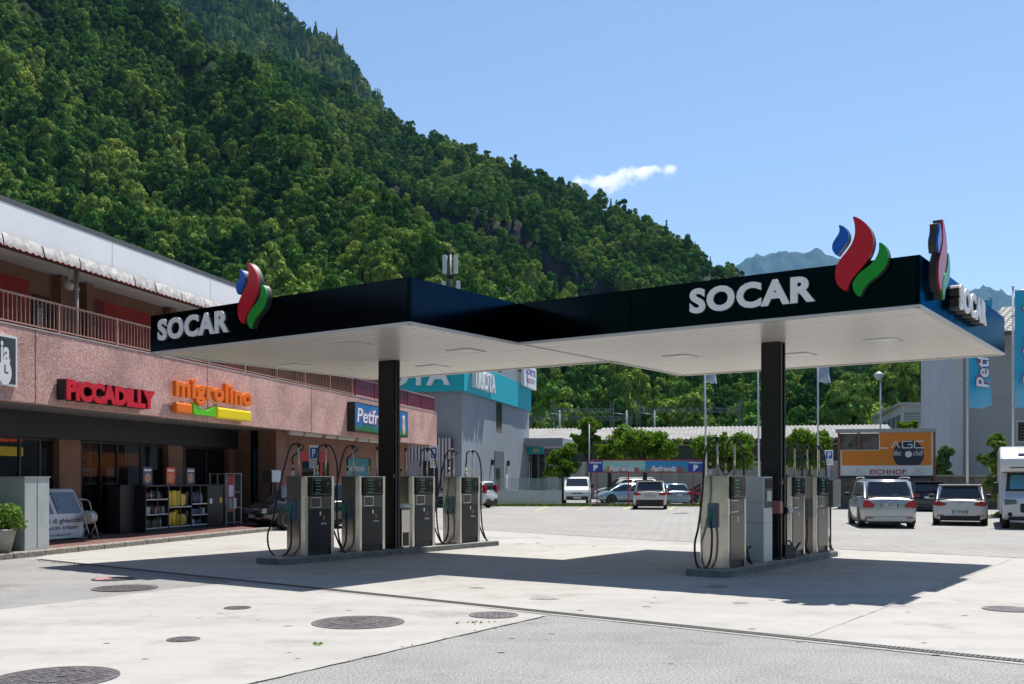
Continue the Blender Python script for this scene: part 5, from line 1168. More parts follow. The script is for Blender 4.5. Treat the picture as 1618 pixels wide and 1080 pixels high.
car('black estate car parked between the silver people carrier and white hatchback', carp(1468, 808, 4.4, -R(21)), -R(21), 4.4, 1.82, 1.52, P_dark, belt=.98, tail='side', rear_slope=.35, green=.68, spoiler=True)
car('bronze car mostly hidden between the silver people carrier and the black estate', carp(1434, 803, 4.1, -R(24)), -R(24), 4.1, 1.75, 1.45, P_brown, tail='side')
car('white compact crossover seen from behind under the parking banner', carp(1023, 804.5, 4.3), A + R(5), 4.3, 1.86, 1.55, P_white2, belt=1.0, hood=.95, tail='side', bumper_dark=True, plate='TI 304512', rear_slope=.40, green=.68, wheel_r=.35, spoiler=True)
car('glossy black car with alloy wheels parked side on behind the two nearest pumps', (-6.75, 34.0), R(127.8), 4.3, 1.8, 1.55, P_black, belt=.95, hood=.92, wheel_r=.34, wb=2.55)
car('small white car with black bumper behind the far left pump', (-2.75, 59.0), R(62), 3.6, 1.62, 1.56, P_white, belt=.98, tail='tall', bumper_dark=True, wb=2.3, rear_slope=.12, wheel_r=.30)
car('silver hatchback side on, left of the white crossover', (7.6, 66.5), R(100), 4.1, 1.76, 1.42, P_ltblue, tail='side')
car('white off road car parked beyond the pale blue hatchback', (8.3, 72.5), R(96), 4.6, 1.85, 1.72, P_white, belt=1.1, hood=1.02, roofrails=True)
car('light blue car partly hidden by the white crossover', (9.75, 64.0), A + R(30), 4.0, 1.75, 1.40, P_ltblue)
car('small red car behind the flagpole under the plane tree', (12.9, 65.5), R(88), 3.9, 1.68, 1.44, P_red, wb=2.4)
# white van facing the viewer
def van():
    Y = 69.0; X = (911.5 - U0) / F * Y; t = thing('parked_van', 'white small van facing the viewer beside the glass balustrade', 'van', (X, Y, 0), R(180) + R(-3))
    car_ = None; W, L_ = 1.83, 4.2; w2, h = W / 2, L_ / 2
    m = MB(); m.prism([(-h, .3), (h - .12, .26), (h, .45), (h - .04, .80), (h - .16, .98), (h - .40, 1.08), (h - .75, 1.16), (h - 1.35, 1.74), (h - 1.7, 1.82), (-h + .1, 1.8), (-h, 1.7)], -w2 + .03, w2 - .03, 'x')
    b = m.build('body', P_white, t); bv = b.modifiers.new('bevel', 'BEVEL'); bv.width = .09; bv.segments = 3; bv.limit_method = 'ANGLE'
    def fr(z): return (h - .75 - (z - 1.16) / .58 * .60)
    m = MB(); z0_, z1_ = 1.21, 1.70; m.add([(-.74, fr(z0_) + .03, z0_), (.74, fr(z0_) + .03, z0_), (.66, fr(z1_) + .03, z1_), (-.66, fr(z1_) + .03, z1_)], [(0, 1, 2, 3)]); m.build('windscreen', M_wind, t)
    for s in (-1, 1):
        m = MB(); m.prism([(h - .12, .74), (h - .55, 1.0), (h - .6, .78), (h - .1, .62)], s * (w2 - .34), s * (w2 - .01), 'x'); m.build('headlight', M_lampc, t)
        m = MB(); m.prism([(h - .9, 1.12), (h - 1.4, 1.62), (h - 2.1, 1.62), (h - 2.1, 1.12)], s * (w2 - .028), s * (w2 - .02), 'x'); m.build('side_window', M_wind, t)
        m = MB(); m.rbox(s * (w2 + .1) - .1, s * (w2 + .1) + .1, h - 1.1, h - 1.0, 1.08, 1.32, .03); m.build('wing_mirror', M_under, t)
        for yy in (-1.35, 1.35): m = MB(); m.lathe([(0, -.1), (.3, -.1), (.31, 0), (.3, .1), (0, .1)], yy, .31, 18, axis='x'); m.v = [(p[0] + s * (w2 - .1), p[1], p[2]) for p in m.v]; m.build('wheel', M_tyre, t)
    m = MB(); m.rbox(-.72, .72, h - .03, h + .02, .30, .52, .02); m.build('lower_grille', M_under, t); m = MB(); m.box(-.35, .35, h - .02, h + .012, .70, .75); m.build('upper_grille', M_under, t)
    m = MB(); m.box(-.26, .26, h + .021, h + .03, .38, .49); m.build('front_plate', M_plate, t)
    m = MB(); m.prism([(0, .70), (.05, .76), (0, .82), (-.05, .76)], h + .013, h + .02, 'y'); m.build('diamond_badge', M_rim, t)
van()
# motorhome at the right edge
def motorhome():
    Y = 33.4; X = (1590 - U0) / F * Y; t = thing('motorhome', 'white motorhome facing the viewer, cut by the right picture edge', 'motorhome', (X + 1.05, Y + .1, 0), R(155)); W = 2.2; w2 = 1.08
    M_mh = mat('motorhome_white', (.68, .68, .68), .3, coat=.5)
    m = MB(); m.prism([(-5.8, .45), (-.9, .45), (-.9, 1.9), (.25, 1.9), (.35, 2.05), (.3, 2.35), (-.35, 2.68), (-1.2, 2.78), (-5.8, 2.78)], -w2 - .02, w2 + .02, 'x'); b = m.build('living_cabin', M_mh, t); bv = b.modifiers.new('bevel', 'BEVEL'); bv.width = .09; bv.segments = 4; bv.limit_method = 'ANGLE'
    m = MB(); m.prism([(-.895, .35), (.62, .32), (.72, .48), (.70, .86), (.62, 1.02), (.0, 1.22), (-.5, 1.895), (-.895, 1.895)], -w2 + .05, w2 - .05, 'x'); b = m.build('cab', M_mh, t); bv = b.modifiers.new('bevel', 'BEVEL'); bv.width = .07; bv.segments = 4; bv.limit_method = 'ANGLE'
    f = lambda z: -.0 - (z - 1.22) / .675 * .5
    m = MB(); m.add([(-.92, f(1.25) + .014, 1.25), (.92, f(1.25) + .014, 1.25), (.86, f(1.86) + .014, 1.86), (-.86, f(1.86) + .014, 1.86)], [(0, 1, 2, 3)]); ws = m.build('windscreen', M_wind, t)
    m = MB(); m.add([(-.8, f(1.32) + .02, 1.32), (.8, f(1.32) + .02, 1.32), (.76, f(1.8) + .02, 1.8), (-.76, f(1.8) + .02, 1.8)], [(0, 1, 2, 3)]); m.build('blue_sunshade', mat('sunshade', (.1, .33, .5), .3), ws)
    m = MB(); m.prism([(-.05, 2.52), (.15, 2.44), (.17, 2.455), (-.03, 2.535)], -.55, .55, 'x'); m.build('skylight', M_wind, t)
    m = MB(); m.box(-.8, .8, .30, .36, 2.02, 2.05); m.build('trim_stripe', M_blk if False else M_under, t)
    m = MB(); m.rbox(-.5, .5, .68, .73, .55, .85, .04); m.build('grille', M_under, t); m = MB(); m.rbox(-.85, .85, .66, .735, .30, .42, .02); m.build('lower_bumper', M_under, t)
    for s in (-1, 1):
        m = MB(); m.prism([(s * .95, .80), (s * .98, 1.0), (s * .62, .98), (s * .6, .84)], .45, .725, 'y'); m.build('headlight', mat('headlight_dark', (.10, .12, .14), .08, .4), t)
        m = MB(); m.lathe([(0, .70), (.06, .70), (.07, .725), (.06, .73), (0, .72)], s * .8, .5, 14, axis='y'); m.build('fog_lamp', M_under, t)
        m = MB(); m.rbox(s * 1.22 - .08, s * 1.22 + .08, -.1, .02, 1.15, 1.55, .04); m.build('wing_mirror', M_under, t)
        for yy in (.0, -4.0): m = MB(); m.lathe([(0, -.12), (.34, -.12), (.35, 0), (.34, .12), (0, .12)], yy, .35, 20, axis='x'); m.v = [(p[0] + s * .92, p[1], p[2]) for p in m.v]; m.build('wheel', M_tyre, t)
    m = MB(); m.lathe([(0, .728), (.05, .73), (.04, .74), (0, .74)], 0, .78, 14, axis='y'); m.build('badge', M_pbl, t)
    m = MB(); m.box(-.26, .26, .736, .745, .42, .53); m.build('front_plate', M_plate, t)
motorhome()
# ------------------------------------------------------------------ grey and teal shop building at the end of the yard
TF = Frame((729.5 - U0) / F * 60, 60, BF.rot)
M_tg = mat('blue_grey_render', (.25, .28, .32), .8, var=.07, scale=.5, stain=.1, stain_scale=.3); M_teal = mat('teal_band', (.0, .40, .50), .45); M_dkg = mat('dark_grey_glass', (.02, .022, .026), .15)
tb = fthing('retail_building', 'blue grey retail building with a teal band behind the shops', 'building', TF)
m = MB(); m.box(-26, 0, 0, 18.4, -.01, 10.4); m.build('wall', M_tg, tb)
m = MB(); m.box(-26.2, .12, -.12, 18.5, 10.4, 10.6); m.build('roof', M_cap, tb)
m = MB(); m.prism([(-26, -.22), (.22, -.22), (.22, 18.2), (.004, 18.2), (.004, -.004), (-26, -.004)], 6.9, 8.72); m.build('teal_band', M_teal, tb)
def ty(u, x=0): return TF.y_at(u, x)
a, b = ty(784), ty(793); m = MB(); m.box(-.3, .006, a, b, 4.85, 6.9); m.build('slot_window', M_dkg, tb)
m = MB(); m.box(-.3, .006, ty(785), ty(792), 9.0, 10.0); m.build('slot_window', M_dkg, tb)
a, b = ty(781), ty(796); m = MB(); m.box(.002, .03, a, b, 0, TF.z_at(712, 0, a)); o = m.build('doorway', mat('doorway_grey', (.10, .115, .13), .7), tb)
m = MB(); m.box(.031, .05, a + .3, b - 1.2, 0, 2.4); m.build('door_leaf', M_dkg, o)
for u in (776.5, 801.5): m = MB(); y = ty(u); m.box(.002, .16, y - .12, y + .12, 2.6, 2.95); m.build('wall_light', M_dkg, tb)
m = MB(); y = ty(800); m.box(.002, .03, y - .3, y + .4, 1.0, 2.0); m.build('notice', M_sw, tb)
# lettering on the band
t = fthing('letter_sign', 'white TIGOTA letters on the sunny side of the teal band', 'sign', TF, .22, ty(737), 0, R(90)); w_ = ty(771) - ty(737)
m = MB(); add_text(m, 'TIGOTA', 0, w_, 7.25, 8.45, -.01, .3, bold=.02); m.build('letters', M_w, t)
t = fthing('letter_sign', 'large white TIGOTA letters on the shaded front of the teal band', 'sign', TF, 0, -.22, 0); xa, xb = TF.x_at(532, -.3), TF.x_at(711, -.3)
m = MB(); add_text(m, 'TIGOTA', xa, xb, 7.25, 8.6, -.01, .15, bold=.03); m.build('letters', M_w, t)
t = fthing('roof_sign', 'white sign board with coloured letters at the far top corner of the retail building', 'sign', TF, .25, ty(818), 0, R(90)); w_ = ty(837.5) - ty(818)
zt_, zb2 = 10.2, 8.55; m = MB(); m.box(0, w_, -.25, -.02, zb2, zt_); m.build('board', M_w, t); m = MB(); add_text(m, 'FORTE', w_ * .15, w_ * .92, zb2 + .95, zt_ - .25, -.252, .01, bold=.02); m.box(w_ * .3, w_ * .9, -.262, -.252, zb2 + .6, zb2 + .66); m.box(w_ * .3, w_ * .8, -.262, -.252, zb2 + .4, zb2 + .45); m.build('lettering', mat('sign_violet', (.08, .08, .3), .5), t)
m = MB(); m.tube(spline([(w_ * .2, -.255, zb2 + 1.1), (w_ * .22, -.255, zb2 + .5), (w_ * .32, -.255, zb2 + .35), (w_ * .38, -.255, zb2 + .7)], 5), .05, 6); m.build('swoosh', mat('sign_red2', (.5, .02, .1), .5), t)
# ribbed metal screen and garage opening in front of its shaded wall
t = fthing('ribbed_screen', 'white and dark ribbed metal screen over a garage opening behind the pumps', 'screen wall', TF, 0, -.5, 0)
xa, xb = TF.x_at(640, -.5), TF.x_at(714, -.5); xm = TF.x_at(668, -.5); xn = TF.x_at(692, -.5); m = MB(); m.box(xa, xb, -.02, .3, 2.75, 4.1); m.box(xn, xb, -.02, .3, 0, 2.748); m.build('backing', mat('screen_dark', (.05, .045, .06), .6), t)
m = MB(); x = xa
while x < xb - .1: m.box(x, x + .12, -.06, -.021, 2.75 if x < xn else .02, 4.1); x += .21
m.build('ribs', mat('rib_white', (.5, .48, .52), .6), t)
m = MB(); m.box(xa, xm, 0, .3, 0, 2.748); m.build('garage_door', mat('garage_grey', (.32, .33, .37), .6), t); m = MB(); m.box(xm, xn, .1, .3, 0, 2.748); m.build('opening', M_board, t)
# phone mast on the roof
t = thing('phone_mast', 'white mobile phone antennas on a mast on the retail building roof', 'antenna', ((711.5 - U0) / F * 66, 66, 10.6)); zz = lambda v: Z(v, 66) - 10.6
m = MB(); m.tube([(0, 0, 0), (0, 0, zz(402))], .09, 8); m.tube([(0, 0, zz(402)), (.02, 0, zz(385))], .025, 6)
for k in (-1, 1): m.tube([(k * .22, 0, zz(452)), (k * .22, 0, zz(404))], .03, 6); 
for v in (410, 420, 432, 445): m.tube([(-.25, 0, zz(v)), (.25, 0, zz(v))], .025, 6)
m.build('mast', mat('mast_grey', (.12, .13, .14), .5, .5), t)
for (x, y, v0_, v1_) in ((-.36, 0, 432, 403), (.36, 0, 432, 403), (.5, .15, 460, 443), (-.45, .15, 460, 444)): m = MB(); m.rbox(x - .14, x + .14, y - .12, y + .08, zz(v0_), zz(v1_), .04); m.build('panel_antenna', mat('antenna_white', (.6, .64, .66), .4), t)
m = MB(); m.rbox(-.2, .2, -.1, .2, zz(441), zz(434), .02); m.build('radio_unit', M_dkg, t)
# glazed entrance with flat canopy
ex = TF.y_at(838, .6)
t = fthing('shop_entrance', 'flat grey canopy over a glazed entrance right of the retail building', 'entrance', TF)
X0 = .0; ya = 16.6; xa, xb = .05, TF.x_at(889, 16.6); m = MB(); m.box(xa, xb, ya, ya + 5, Z(705, 76), Z(692, 76)); m.build('canopy_slab', mat('slab_grey', (.3, .31, .35), .7), t)
xs2 = TF.x_at(859, 17.6); m = MB(); m.box(xa, xs2, 17.5, 17.7, Z(717, 77), Z(705.5, 76)); o = m.build('teal_sign', M_teal, t); m = MB(); m.box(xs2 - .8, xs2 - .35, 17.48, 17.499, Z(714, 77), Z(709, 77)); m.build('cream_plate', mat('cream_plate', (.5, .5, .25), .5), o)
m = MB(); m.box(xa, xs2 + .1, 18.5, 18.7, 0, Z(717, 77)); m.build('glass_wall', M_dkg, t)
for k in range(4): x = xa + .1 + k * .55; m = MB(); m.box(x, x + .06, 18.4, 18.499, 0, Z(717, 77)); m.build('mullion', M_post, t)
# glass balustrade
M_bal = glass('balustrade_glass', (.30, .40, .40), .05, .28)
t = thing('glass_balustrade', 'pale glass balustrade on a low white wall before the retail building', 'balustrade', (0, 0, 0)); Yb = 64.5
p0 = Vector(((772 - U0) / F * Yb, Yb)); p1 = Vector(((888 - U0) / F * Yb, Yb)); n = 7
for i in range(n):
    a = p0.lerp(p1, i / n); b = p0.lerp(p1, (i + 1) / n); h = Z(757 if i == 0 else 755, Yb); m = MB(); m.box(a.x + .01, b.x - .01, Yb - .008, Yb + .008, .1, h); m.build('glass_pane', M_bal, t)
t = thing('low_wall', 'low pale wall and steps behind the glass balustrade', 'wall', (0, 0, 0)); m = MB(); m.box(p0.x - .5, p1.x, Yb + .6, Yb + .9, 0, Z(775, Yb)); m.build('wall', mat('pale_wall', (.5, .5, .5), .8), t)
# low kerb wall with grass along the back of the yard
yk = lambda u: 61.0
kb = [((u - U0) / F * 61.2, 61.2) for u in (765, 1130)]
t = thing('low_kerb_wall', 'low dark stone edging wall along the back of the parking area', 'wall', (0, 0, 0)); m = MB(); m.box(kb[0][0], kb[1][0] + .5, 61.2, 61.5, 0, .17); m.build('edging', mat('dark_stone', (.1, .1, .09), .9, var=.3, scale=3), t)
M_grass = leaf_mat('grass_blades', (.07, .14, .02), (.28, .34, .08), trans=.3, objrand=False)
def tufts(name, pts, hgt, label, nper=26, spread=.35, flowers=False):
    V, Fc = [], []; rr = np.random.RandomState(len(pts))
    for (x, y, z, k) in pts:
        for _ in range(int(nper * k)):
            a = rr.rand() * 6.28; px, py = x + rr.normal() * spread, y + rr.normal() * spread * .4; h = hgt * k * (.4 + rr.rand()); w_ = .012 + .02 * rr.rand(); lx, ly = math.cos(a) * w_, math.sin(a) * w_; bx, by = rr.normal() * h * .4, rr.normal() * h * .4
            b = len(V); V += [(px - lx, py - ly, z), (px + lx, py + ly, z), (px + bx + lx * .3, py + by, z + h)]; Fc.append((b, b + 1, b + 2))
    o = raw(name, V, Fc, M_grass); tag(o, label, 'grass', kind='stuff'); return o
tufts('edge_grass', [(kb[0][0] + (kb[1][0] - kb[0][0]) * rnd.random(), 61.05 + rnd.random() * .1, 0, rnd.choice((.2, .5, .9))) for _ in range(120)], .26, 'weeds and grass growing along the low edging wall at the back', 22, .3)
wp = [G(u, v) for u, v in ((742, 984), (760, 985), (752, 983), (770, 984), (748, 987))]
tufts('joint_weeds', [(x, y, .008, .35) for x, y in wp] + [(*(dr0 + dn * (drw + .02) + dd * (.2 + 3.2 * rnd.random())), .008, rnd.uniform(.1, .3)) for _ in range(22)] + [(*(b_ + ba * (6.5 * rnd.random())), .008, rnd.uniform(.05, .2)) for _ in range(30)], .06, 'tiny weeds growing in the concrete joints near the drain', 10, .05)
t = thing('fallen_leaf', 'small curled green leaf lying on the concrete below the double ringed cover', 'leaf', (*G(502, 1019.5), .008)); m = MB()
for i in range(5): a = i * 1.3; m.add([(0, 0, .01), (.035 * math.cos(a), .035 * math.sin(a), .03), (.06 * math.cos(a + .3), .06 * math.sin(a + .3), .006), (.03 * math.cos(a + .7), .03 * math.sin(a + .7), .002)], [(0, 1, 2, 3)])
m.build('blades', M_leafB, t)
# yellow bay lines
M_yl = mat('yellow_line', (.55, .42, .1), .8, col2=(.36, .33, .25), scale=3)
m = MB()
for (u, v, u2, v2) in ((846, 807, 868, 799), (912, 806, 934, 799), (985, 805, 996, 800), (1058, 805, 1066, 800), (1345, 800, 1352, 806)): strip(m, G(u, v), G(u2, v2), .14, .012)
o = m.build('bay_lines', M_yl); o['kind'] = 'structure'

# ------------------------------------------------------------------ long warehouse
WF_ = Frame((1100 - U0) / F * 84, 84, BF.rot)
t = fthing('warehouse', 'long low warehouse with a corrugated pale roof behind the plane trees', 'building', WF_)
xa, xb = WF_.x_at(760, 0), WF_.x_at(1420, 0); ze = Z(694.5, 84); M_wh = mat('warehouse_wall', (.34, .33, .30), .85, var=.08, scale=.6)
m = MB(); m.box(xa, xb, .1, 12, 0, ze - 1.9); m.build('lower_wall', M_wh, t)
m = MB(); m.box(xa, xb, .3, 12, ze - 1.9, ze); m.build('upper_wall', mat('green_black_glass', (.04, .05, .045), .25), t)
m = MB(); m.box(xa, xb, .02, .099, ze - 1.95, ze - 1.8); m.box(xa, xb, .2, .3, ze - .45, ze - .38); m.build('sill_band', mat('sill_grey', (.45, .45, .43), .7), t)
x = xa + 1
while x < xb: m = MB(); m.box(x, x + .45, .0, .09, 0, ze - 1.96); m.build('pilaster', mat('pilaster', (.42, .41, .38), .8), t); x += 7.8
m = MB(); vs, fs = [], []; n = int((xb - xa) / .18)
for i in range(n + 1): x = xa + i * .18; dz = .05 if i % 2 else -.05; vs += [(x, -.7, ze + .05 + dz), (x, 6.5, ze + 1.42 + dz), (x, 14, ze + .05 + dz)]
for i in range(n): k = i * 3; fs += [(k, k + 3, k + 4, k + 1), (k + 1, k + 4, k + 5, k + 2)]
m.add(vs, fs); m.build('roof', mat('corrugated_fibre', (.28, .27, .26), .9, col2=(.2, .195, .185), scale=.8), t)
m = MB(); m.box(xa, xb, -.72, -.6, ze - .16, ze - .02); m.build('gutter', M_cap, t)
# railway gantries
M_gan = mat('gantry_steel', (.20, .22, .24), .5, .4)
def gantry(u0_, u1_, Y, vt, vb_, label):
    X0_, X1_ = (u0_ - U0) / F * Y, (u1_ - U0) / F * Y; t = thing('railway_gantry', label, 'gantry', (X0_, Y, 0), 0, 'railway gantries behind the warehouse'); w_ = X1_ - X0_
    for x in (0, w_):
        m = MB()
        for dx in (-.18, .18): m.box(x + dx - .05, x + dx + .05, -.05, .05, 0, Z(vt, Y))
        z = .5
        while z < Z(vt, Y) - .6: m.tube([(x - .18, 0, z), (x + .18, 0, z + .5)], .03, 4); z += .5
        m.build('mast', M_gan, t)
    m = MB(); zb3, zt3 = Z(vb_, Y), Z(vb_ - 6, Y); m.box(0, w_, -.04, .04, zb3, zb3 + .09); m.box(0, w_, -.04, .04, zt3, zt3 + .09); x = 0
    while x < w_ - .3: m.tube([(x, 0, zb3), (x + .4, 0, zt3)], .03, 4); m.tube([(x + .4, 0, zt3), (x + .8, 0, zb3)], .03, 4); x += .8
    m.build('truss', M_gan, t)
gantry(874, 967, 118, 632, 652, 'left railway gantry whose mast stands beside the retail building'); gantry(1009, 1168, 118, 632, 651, 'right railway gantry with the tall mast above the warehouse roof'); gantry(838, 995, 135, 652, 664, 'lower railway gantry farther back left of the tall mast')
for u in (884, 990, 1034): t = thing('catenary_mast', {884: 'thin mast just right of the left gantry mast', 990: 'slim railway mast left of the tall gantry mast', 1034: 'short railway mast right of the tall gantry mast'}[u], 'mast', ((u - U0) / F * 125, 125, 0)); m = MB(); m.tube([(0, 0, 0), (0, 0, Z(648, 125))], .13, 6); m.build('pole', M_gan, t); m = MB(); m.tube([(0, 0, Z(655, 125)), (-1.8, 0, Z(652, 125))], .06, 6); m.build('arm', M_gan, t)

# ------------------------------------------------------------------ trees and shrubs
M_leafP = leaf_mat('plane_leaves', (.06, .14, .02), (.26, .38, .06), trans=.38, objrand=False)
def tree(u, Y, vc, rx, vt, vb_, label, n=4200, size=.12, mat_=None, seed=0, trunk=True, group=None, nb=22, cat='tree', name='plane_tree', depth=1.0, zlo=.22):
    X = (u - U0) / F * Y; t = thing(name, label, cat, (X, Y, 0), 0, group); k = Y / F; n = int(n * 1.7); r = np.random.RandomState(seed)
    zt_, zb3 = Z(vt, Y), Z(vb_, Y); R_ = rx * k; bl = []
    for i in range(nb):
        a = r.rand() * 6.28; q = r.rand() ** .5; z = zb3 + (zt_ - zb3) * (zlo + (.78 - zlo) * r.rand()); rr = R_ * (.20 + .22 * r.rand())
        bl.append((math.cos(a) * q * (R_ - rr), math.sin(a) * q * (R_ - rr) * depth, z, min(rr, (zt_ - zb3) * .42)))
    V, Fc = leaf_cloud(r, bl, n, size, .9, .3)
    # stray shoots break the outline
    sh = [(b[0] * 1.12 + r.normal() * .15 * R_, b[1], b[2] + abs(r.normal()) * .10 * R_, b[3] * .62) for b in bl]; V2, F2 = leaf_cloud(r, sh, int(n * .16), size, 1.1, .1); Fc = np.concatenate([Fc, F2 + len(V)]); V = np.concatenate([V, V2])
    raw('crown', [tuple(p) for p in V], [tuple(f) for f in Fc], mat_ or M_leafP, t)
    if trunk:
        m = MB(); h = zb3 + (zt_ - zb3) * .45; m.tube([(0, 0, 0), (.06, .02, h * .5), (-.02, 0, h)], [.20, .15, .10], 9)
        for b in bl[:7]: m.tube(spline([(0, 0, h * .62), (b[0] * .5, b[1] * .5, (h * .7 + b[2]) / 2), (b[0], b[1], b[2])], 4), [.08] * 4 + [.05] * 4 + [.03], 6)
        m.build('trunk', M_bark, t)
    return t
g_ = 'plane trees behind the parking banner'
tree(886, 70, 0, 34, 684, 768, 'dark low plane tree beside the entrance canopy left of the tall tree', 3000, seed=1, group=g_)
tree(930, 71, 0, 27, 648, 742, 'tallest plane tree with narrow crown left of the banner', 4200, seed=2, group=g_)
tree(962, 72, 0, 24, 700, 736, 'small low plane tree between the tall one and the broad one', 1600, seed=8, group=g_)
tree(1018, 70, 0, 60, 676, 734, 'broad rounded plane tree above the middle of the banner', 5600, seed=3, group=g_)
tree(1146, 67, 0, 54, 683, 752, 'bright plane tree seen above the near pump of the right island', 5600, seed=4, group=g_)
tree(1277, 67, 0, 44, 672, 756, 'bright plane tree right of the right canopy column', 4600, seed=5, group=g_)
tree(1080, 128, 0, 46, 615, 700, 'large dark round tree behind the warehouse roof', 6000, .34, M_leafA, 6, name='broadleaf_tree')
tree(1332, 120, 0, 42, 612, 690, 'large dark tree above the warehouse left of the office block', 6000, .34, M_leafA, 7, name='broadleaf_tree')
tree(1435, 66, 0, 15, 662, 690, 'small bright treetop peeping above the billboard', 1200, .17, seed=9, name='broadleaf_tree')
tree(1491, 60, 0, 17, 690, 772, 'glossy green shrub between the billboard and the tall grey building', 2600, .16, leaf_mat('laurel_leaves', (.04, .11, .02), (.16, .26, .06), trans=.2, objrand=False, gloss=.06), 10, False, name='shrub', cat='shrub')
M_bam = leaf_mat('bamboo_leaves', (.07, .13, .03), (.30, .38, .12), trans=.35, objrand=False)
tree(1594, 44, 0, 44, 655, 838, 'tall feathery green bush behind the motorhome', 6000, .10, M_bam, 11, True, name='bamboo_bush', cat='bush', nb=34, depth=.6, zlo=.06)
tree(1128, 59, 0, 32, 782, 804, 'low flowering shrub bed under the flagpoles', 1800, .09, M_leafB, 12, False, name='flower_bed', cat='shrub', nb=12, depth=.5)
t = bpy.data.objects['flower_bed']; fm = MB(); rr = np.random.RandomState(4)
for _ in range(60): x, y, z = rr.normal() * .6, -.5 + rr.normal() * .15, .45 + rr.rand() * .4; fm.box(x - .03, x + .03, y - .03, y + .03, z, z + .05, int(rr.rand() < .4))
fm.build('flowers', [mat('flower_yellow', (.6, .42, .05), .6), mat('flower_red', (.5, .06, .05), .6)], t)

# ------------------------------------------------------------------ parking banner on red posts
M_rp = mat('red_post', (.35, .03, .03), .5); Yp = 61.0; X0_ = (929.6 - U0) / F * Yp; k = Yp / F
t = thing('parking_banner', 'long Petfriends banner with blue parking panels on red posts', 'banner', (X0_, Yp, 0)); zt_, zb3 = Z(727.5, Yp), Z(745.2, Yp); w_ = 181.3 * k; c1 = 23 * k; c2 = w_ - 24.5 * k
m = MB(); m.box(-.06, w_ + .06, -.02, .03, zt_, zt_ + .06); m.box(-.06, w_ + .06, -.02, .03, zb3 - .05, zb3); m.box(-.06, 0, -.02, .03, zb3, zt_); m.box(w_, w_ + .06, -.02, .03, zb3, zt_); m.build('frame', M_rp, t)
for x in (13.8, 63.5, 115.5, 165.8): m = MB(); m.box(x * k - .035, x * k + .035, .031, .09, 0, zb3 + .1); m.build('post', M_rp, t)
for (a, b) in ((0, c1 - .02), (c2 + .02, w_)):
    m = MB(); m.box(a, b, 0, .025, zb3 + .001, zt_ - .001); pn = m.build('parking_panel', mat('panel_blue', (.01, .06, .33), .4), t)
    cx = (a + b) / 2; m = MB(); add_text(m, 'P', cx - .12, cx + .15, zb3 + .07, zb3 + .43, -.001, .006, bold=.05); add_text(m, 'Petfriends.ch', a + .06, b - .08, zt_ - .17, zt_ - .05, -.001, .006, bold=.03); m.build('lettering', M_w, pn)
for i, (a, b, c) in enumerate(((c1, (c1 + c2) / 2, (.25, .5, .5)), ((c1 + c2) / 2, c2, (.02, .22, .5)))):
    m = MB(); m.box(a, b, 0, .025, zb3 + .001, zt_ - .001); pn = m.build('picture_panel', sky_mat('banner_pic%d' % i, c, (.12, .22, .12), z0=zb3 - .2, z1=zt_ + .1, s=.6), t)
    m = MB(); rr = np.random.RandomState(i + 5)
    for q in range(6):
        x = a + .3 + (b - a - .5) * (q + .3 * rr.rand()) / 6; h = .22 + .2 * rr.rand(); w2_ = .09 + .06 * rr.rand()
        m.add([(x - w2_, -.003, zb3 + .03), (x + w2_, -.003, zb3 + .03), (x + w2_ * 1.1, -.003, zb3 + h * .7), (x + w2_ * .7, -.003, zb3 + h), (x + w2_ * .3, -.003, zb3 + h * .85), (x - w2_ * .3, -.003, zb3 + h * .85), (x - w2_ * .7, -.003, zb3 + h), (x - w2_ * 1.1, -.003, zb3 + h * .7)], [tuple(range(8))], q % 3)
    m.build('pet_pictures', [mat('pet_tan', (.45, .2, .07), .7), mat('pet_white', (.65, .65, .62), .7), mat('pet_red', (.4, .06, .05), .7)], pn)
    mid = a + (b - a) * .15; petfriends(pn, a + (b - a) * .16, a + (b - a) * .72, zb3 + .05, zb3 + .36, -.004, outline=False, dep=.004)

# ------------------------------------------------------------------ flags, banners and lamp
M_pole = mat('white_pole', (.55, .57, .6), .35, .3)
def pole(u, Y, vtop, label, ub=None, name='flagpole'):
    t = thing(name, label, 'flagpole', ((u - U0) / F * Y, Y, 0), 0, 'tall white flagpoles'); dx = 0 if ub is None else (ub - u) / F * Y; m = MB(); zt2 = Z(vtop, Y); m.tube([(0, 0, 0), (dx, 0, zt2)], [.055, .04], 10); m.lathe([(0, zt2), (.06, zt2 + .02), (.05, zt2 + .1), (0, zt2 + .12)], dx, 0, 10); m.build('pole', M_pole, t)
    m = MB(); m.tube([(0, 0, 1.2), (0, 0, 1.45)], .07, 8); m.build('cleat_box', M_post, t); return t, dx
def cloth(parent, x0, w_, z0_, z1_, m_, waves=.1, name='flag', droop=0, nx=14, nz_=18, fringe=0):
    vs, fs = [], []
    for i in range(nx + 1):
        for j in range(nz_ + 1):
            a, b = i / nx, j / nz_; vs.append((x0 + w_ * a * (1 - .12 * math.sin(b * 3)), waves * math.sin(a * 7 + b * 3) * (.3 + a), z0_ + (z1_ - z0_) * b - droop * a * a + .04 * math.sin(a * 9) * (1 - b)))
    for i in range(nx):
        for j in range(nz_): k = i * (nz_ + 1) + j; fs.append((k, k + nz_ + 1, k + nz_ + 2, k + 1))
    return raw(name, vs, fs, m_, parent, smooth=True)
M_fw = mat('flag_grey_white', (.5, .56, .62), .8, col2=(.25, .35, .5), scale=1.2)
t, dx = pole(1117, 52, 560, 'left flagpole carrying a drooping pale flag', 1113); cloth(t, dx + .05, .62, Z(604, 52), Z(545, 52), M_fw, .12, droop=.1)
t, dx = pole(1200, 52, 540, 'bare flagpole just left of the right column', 1197)
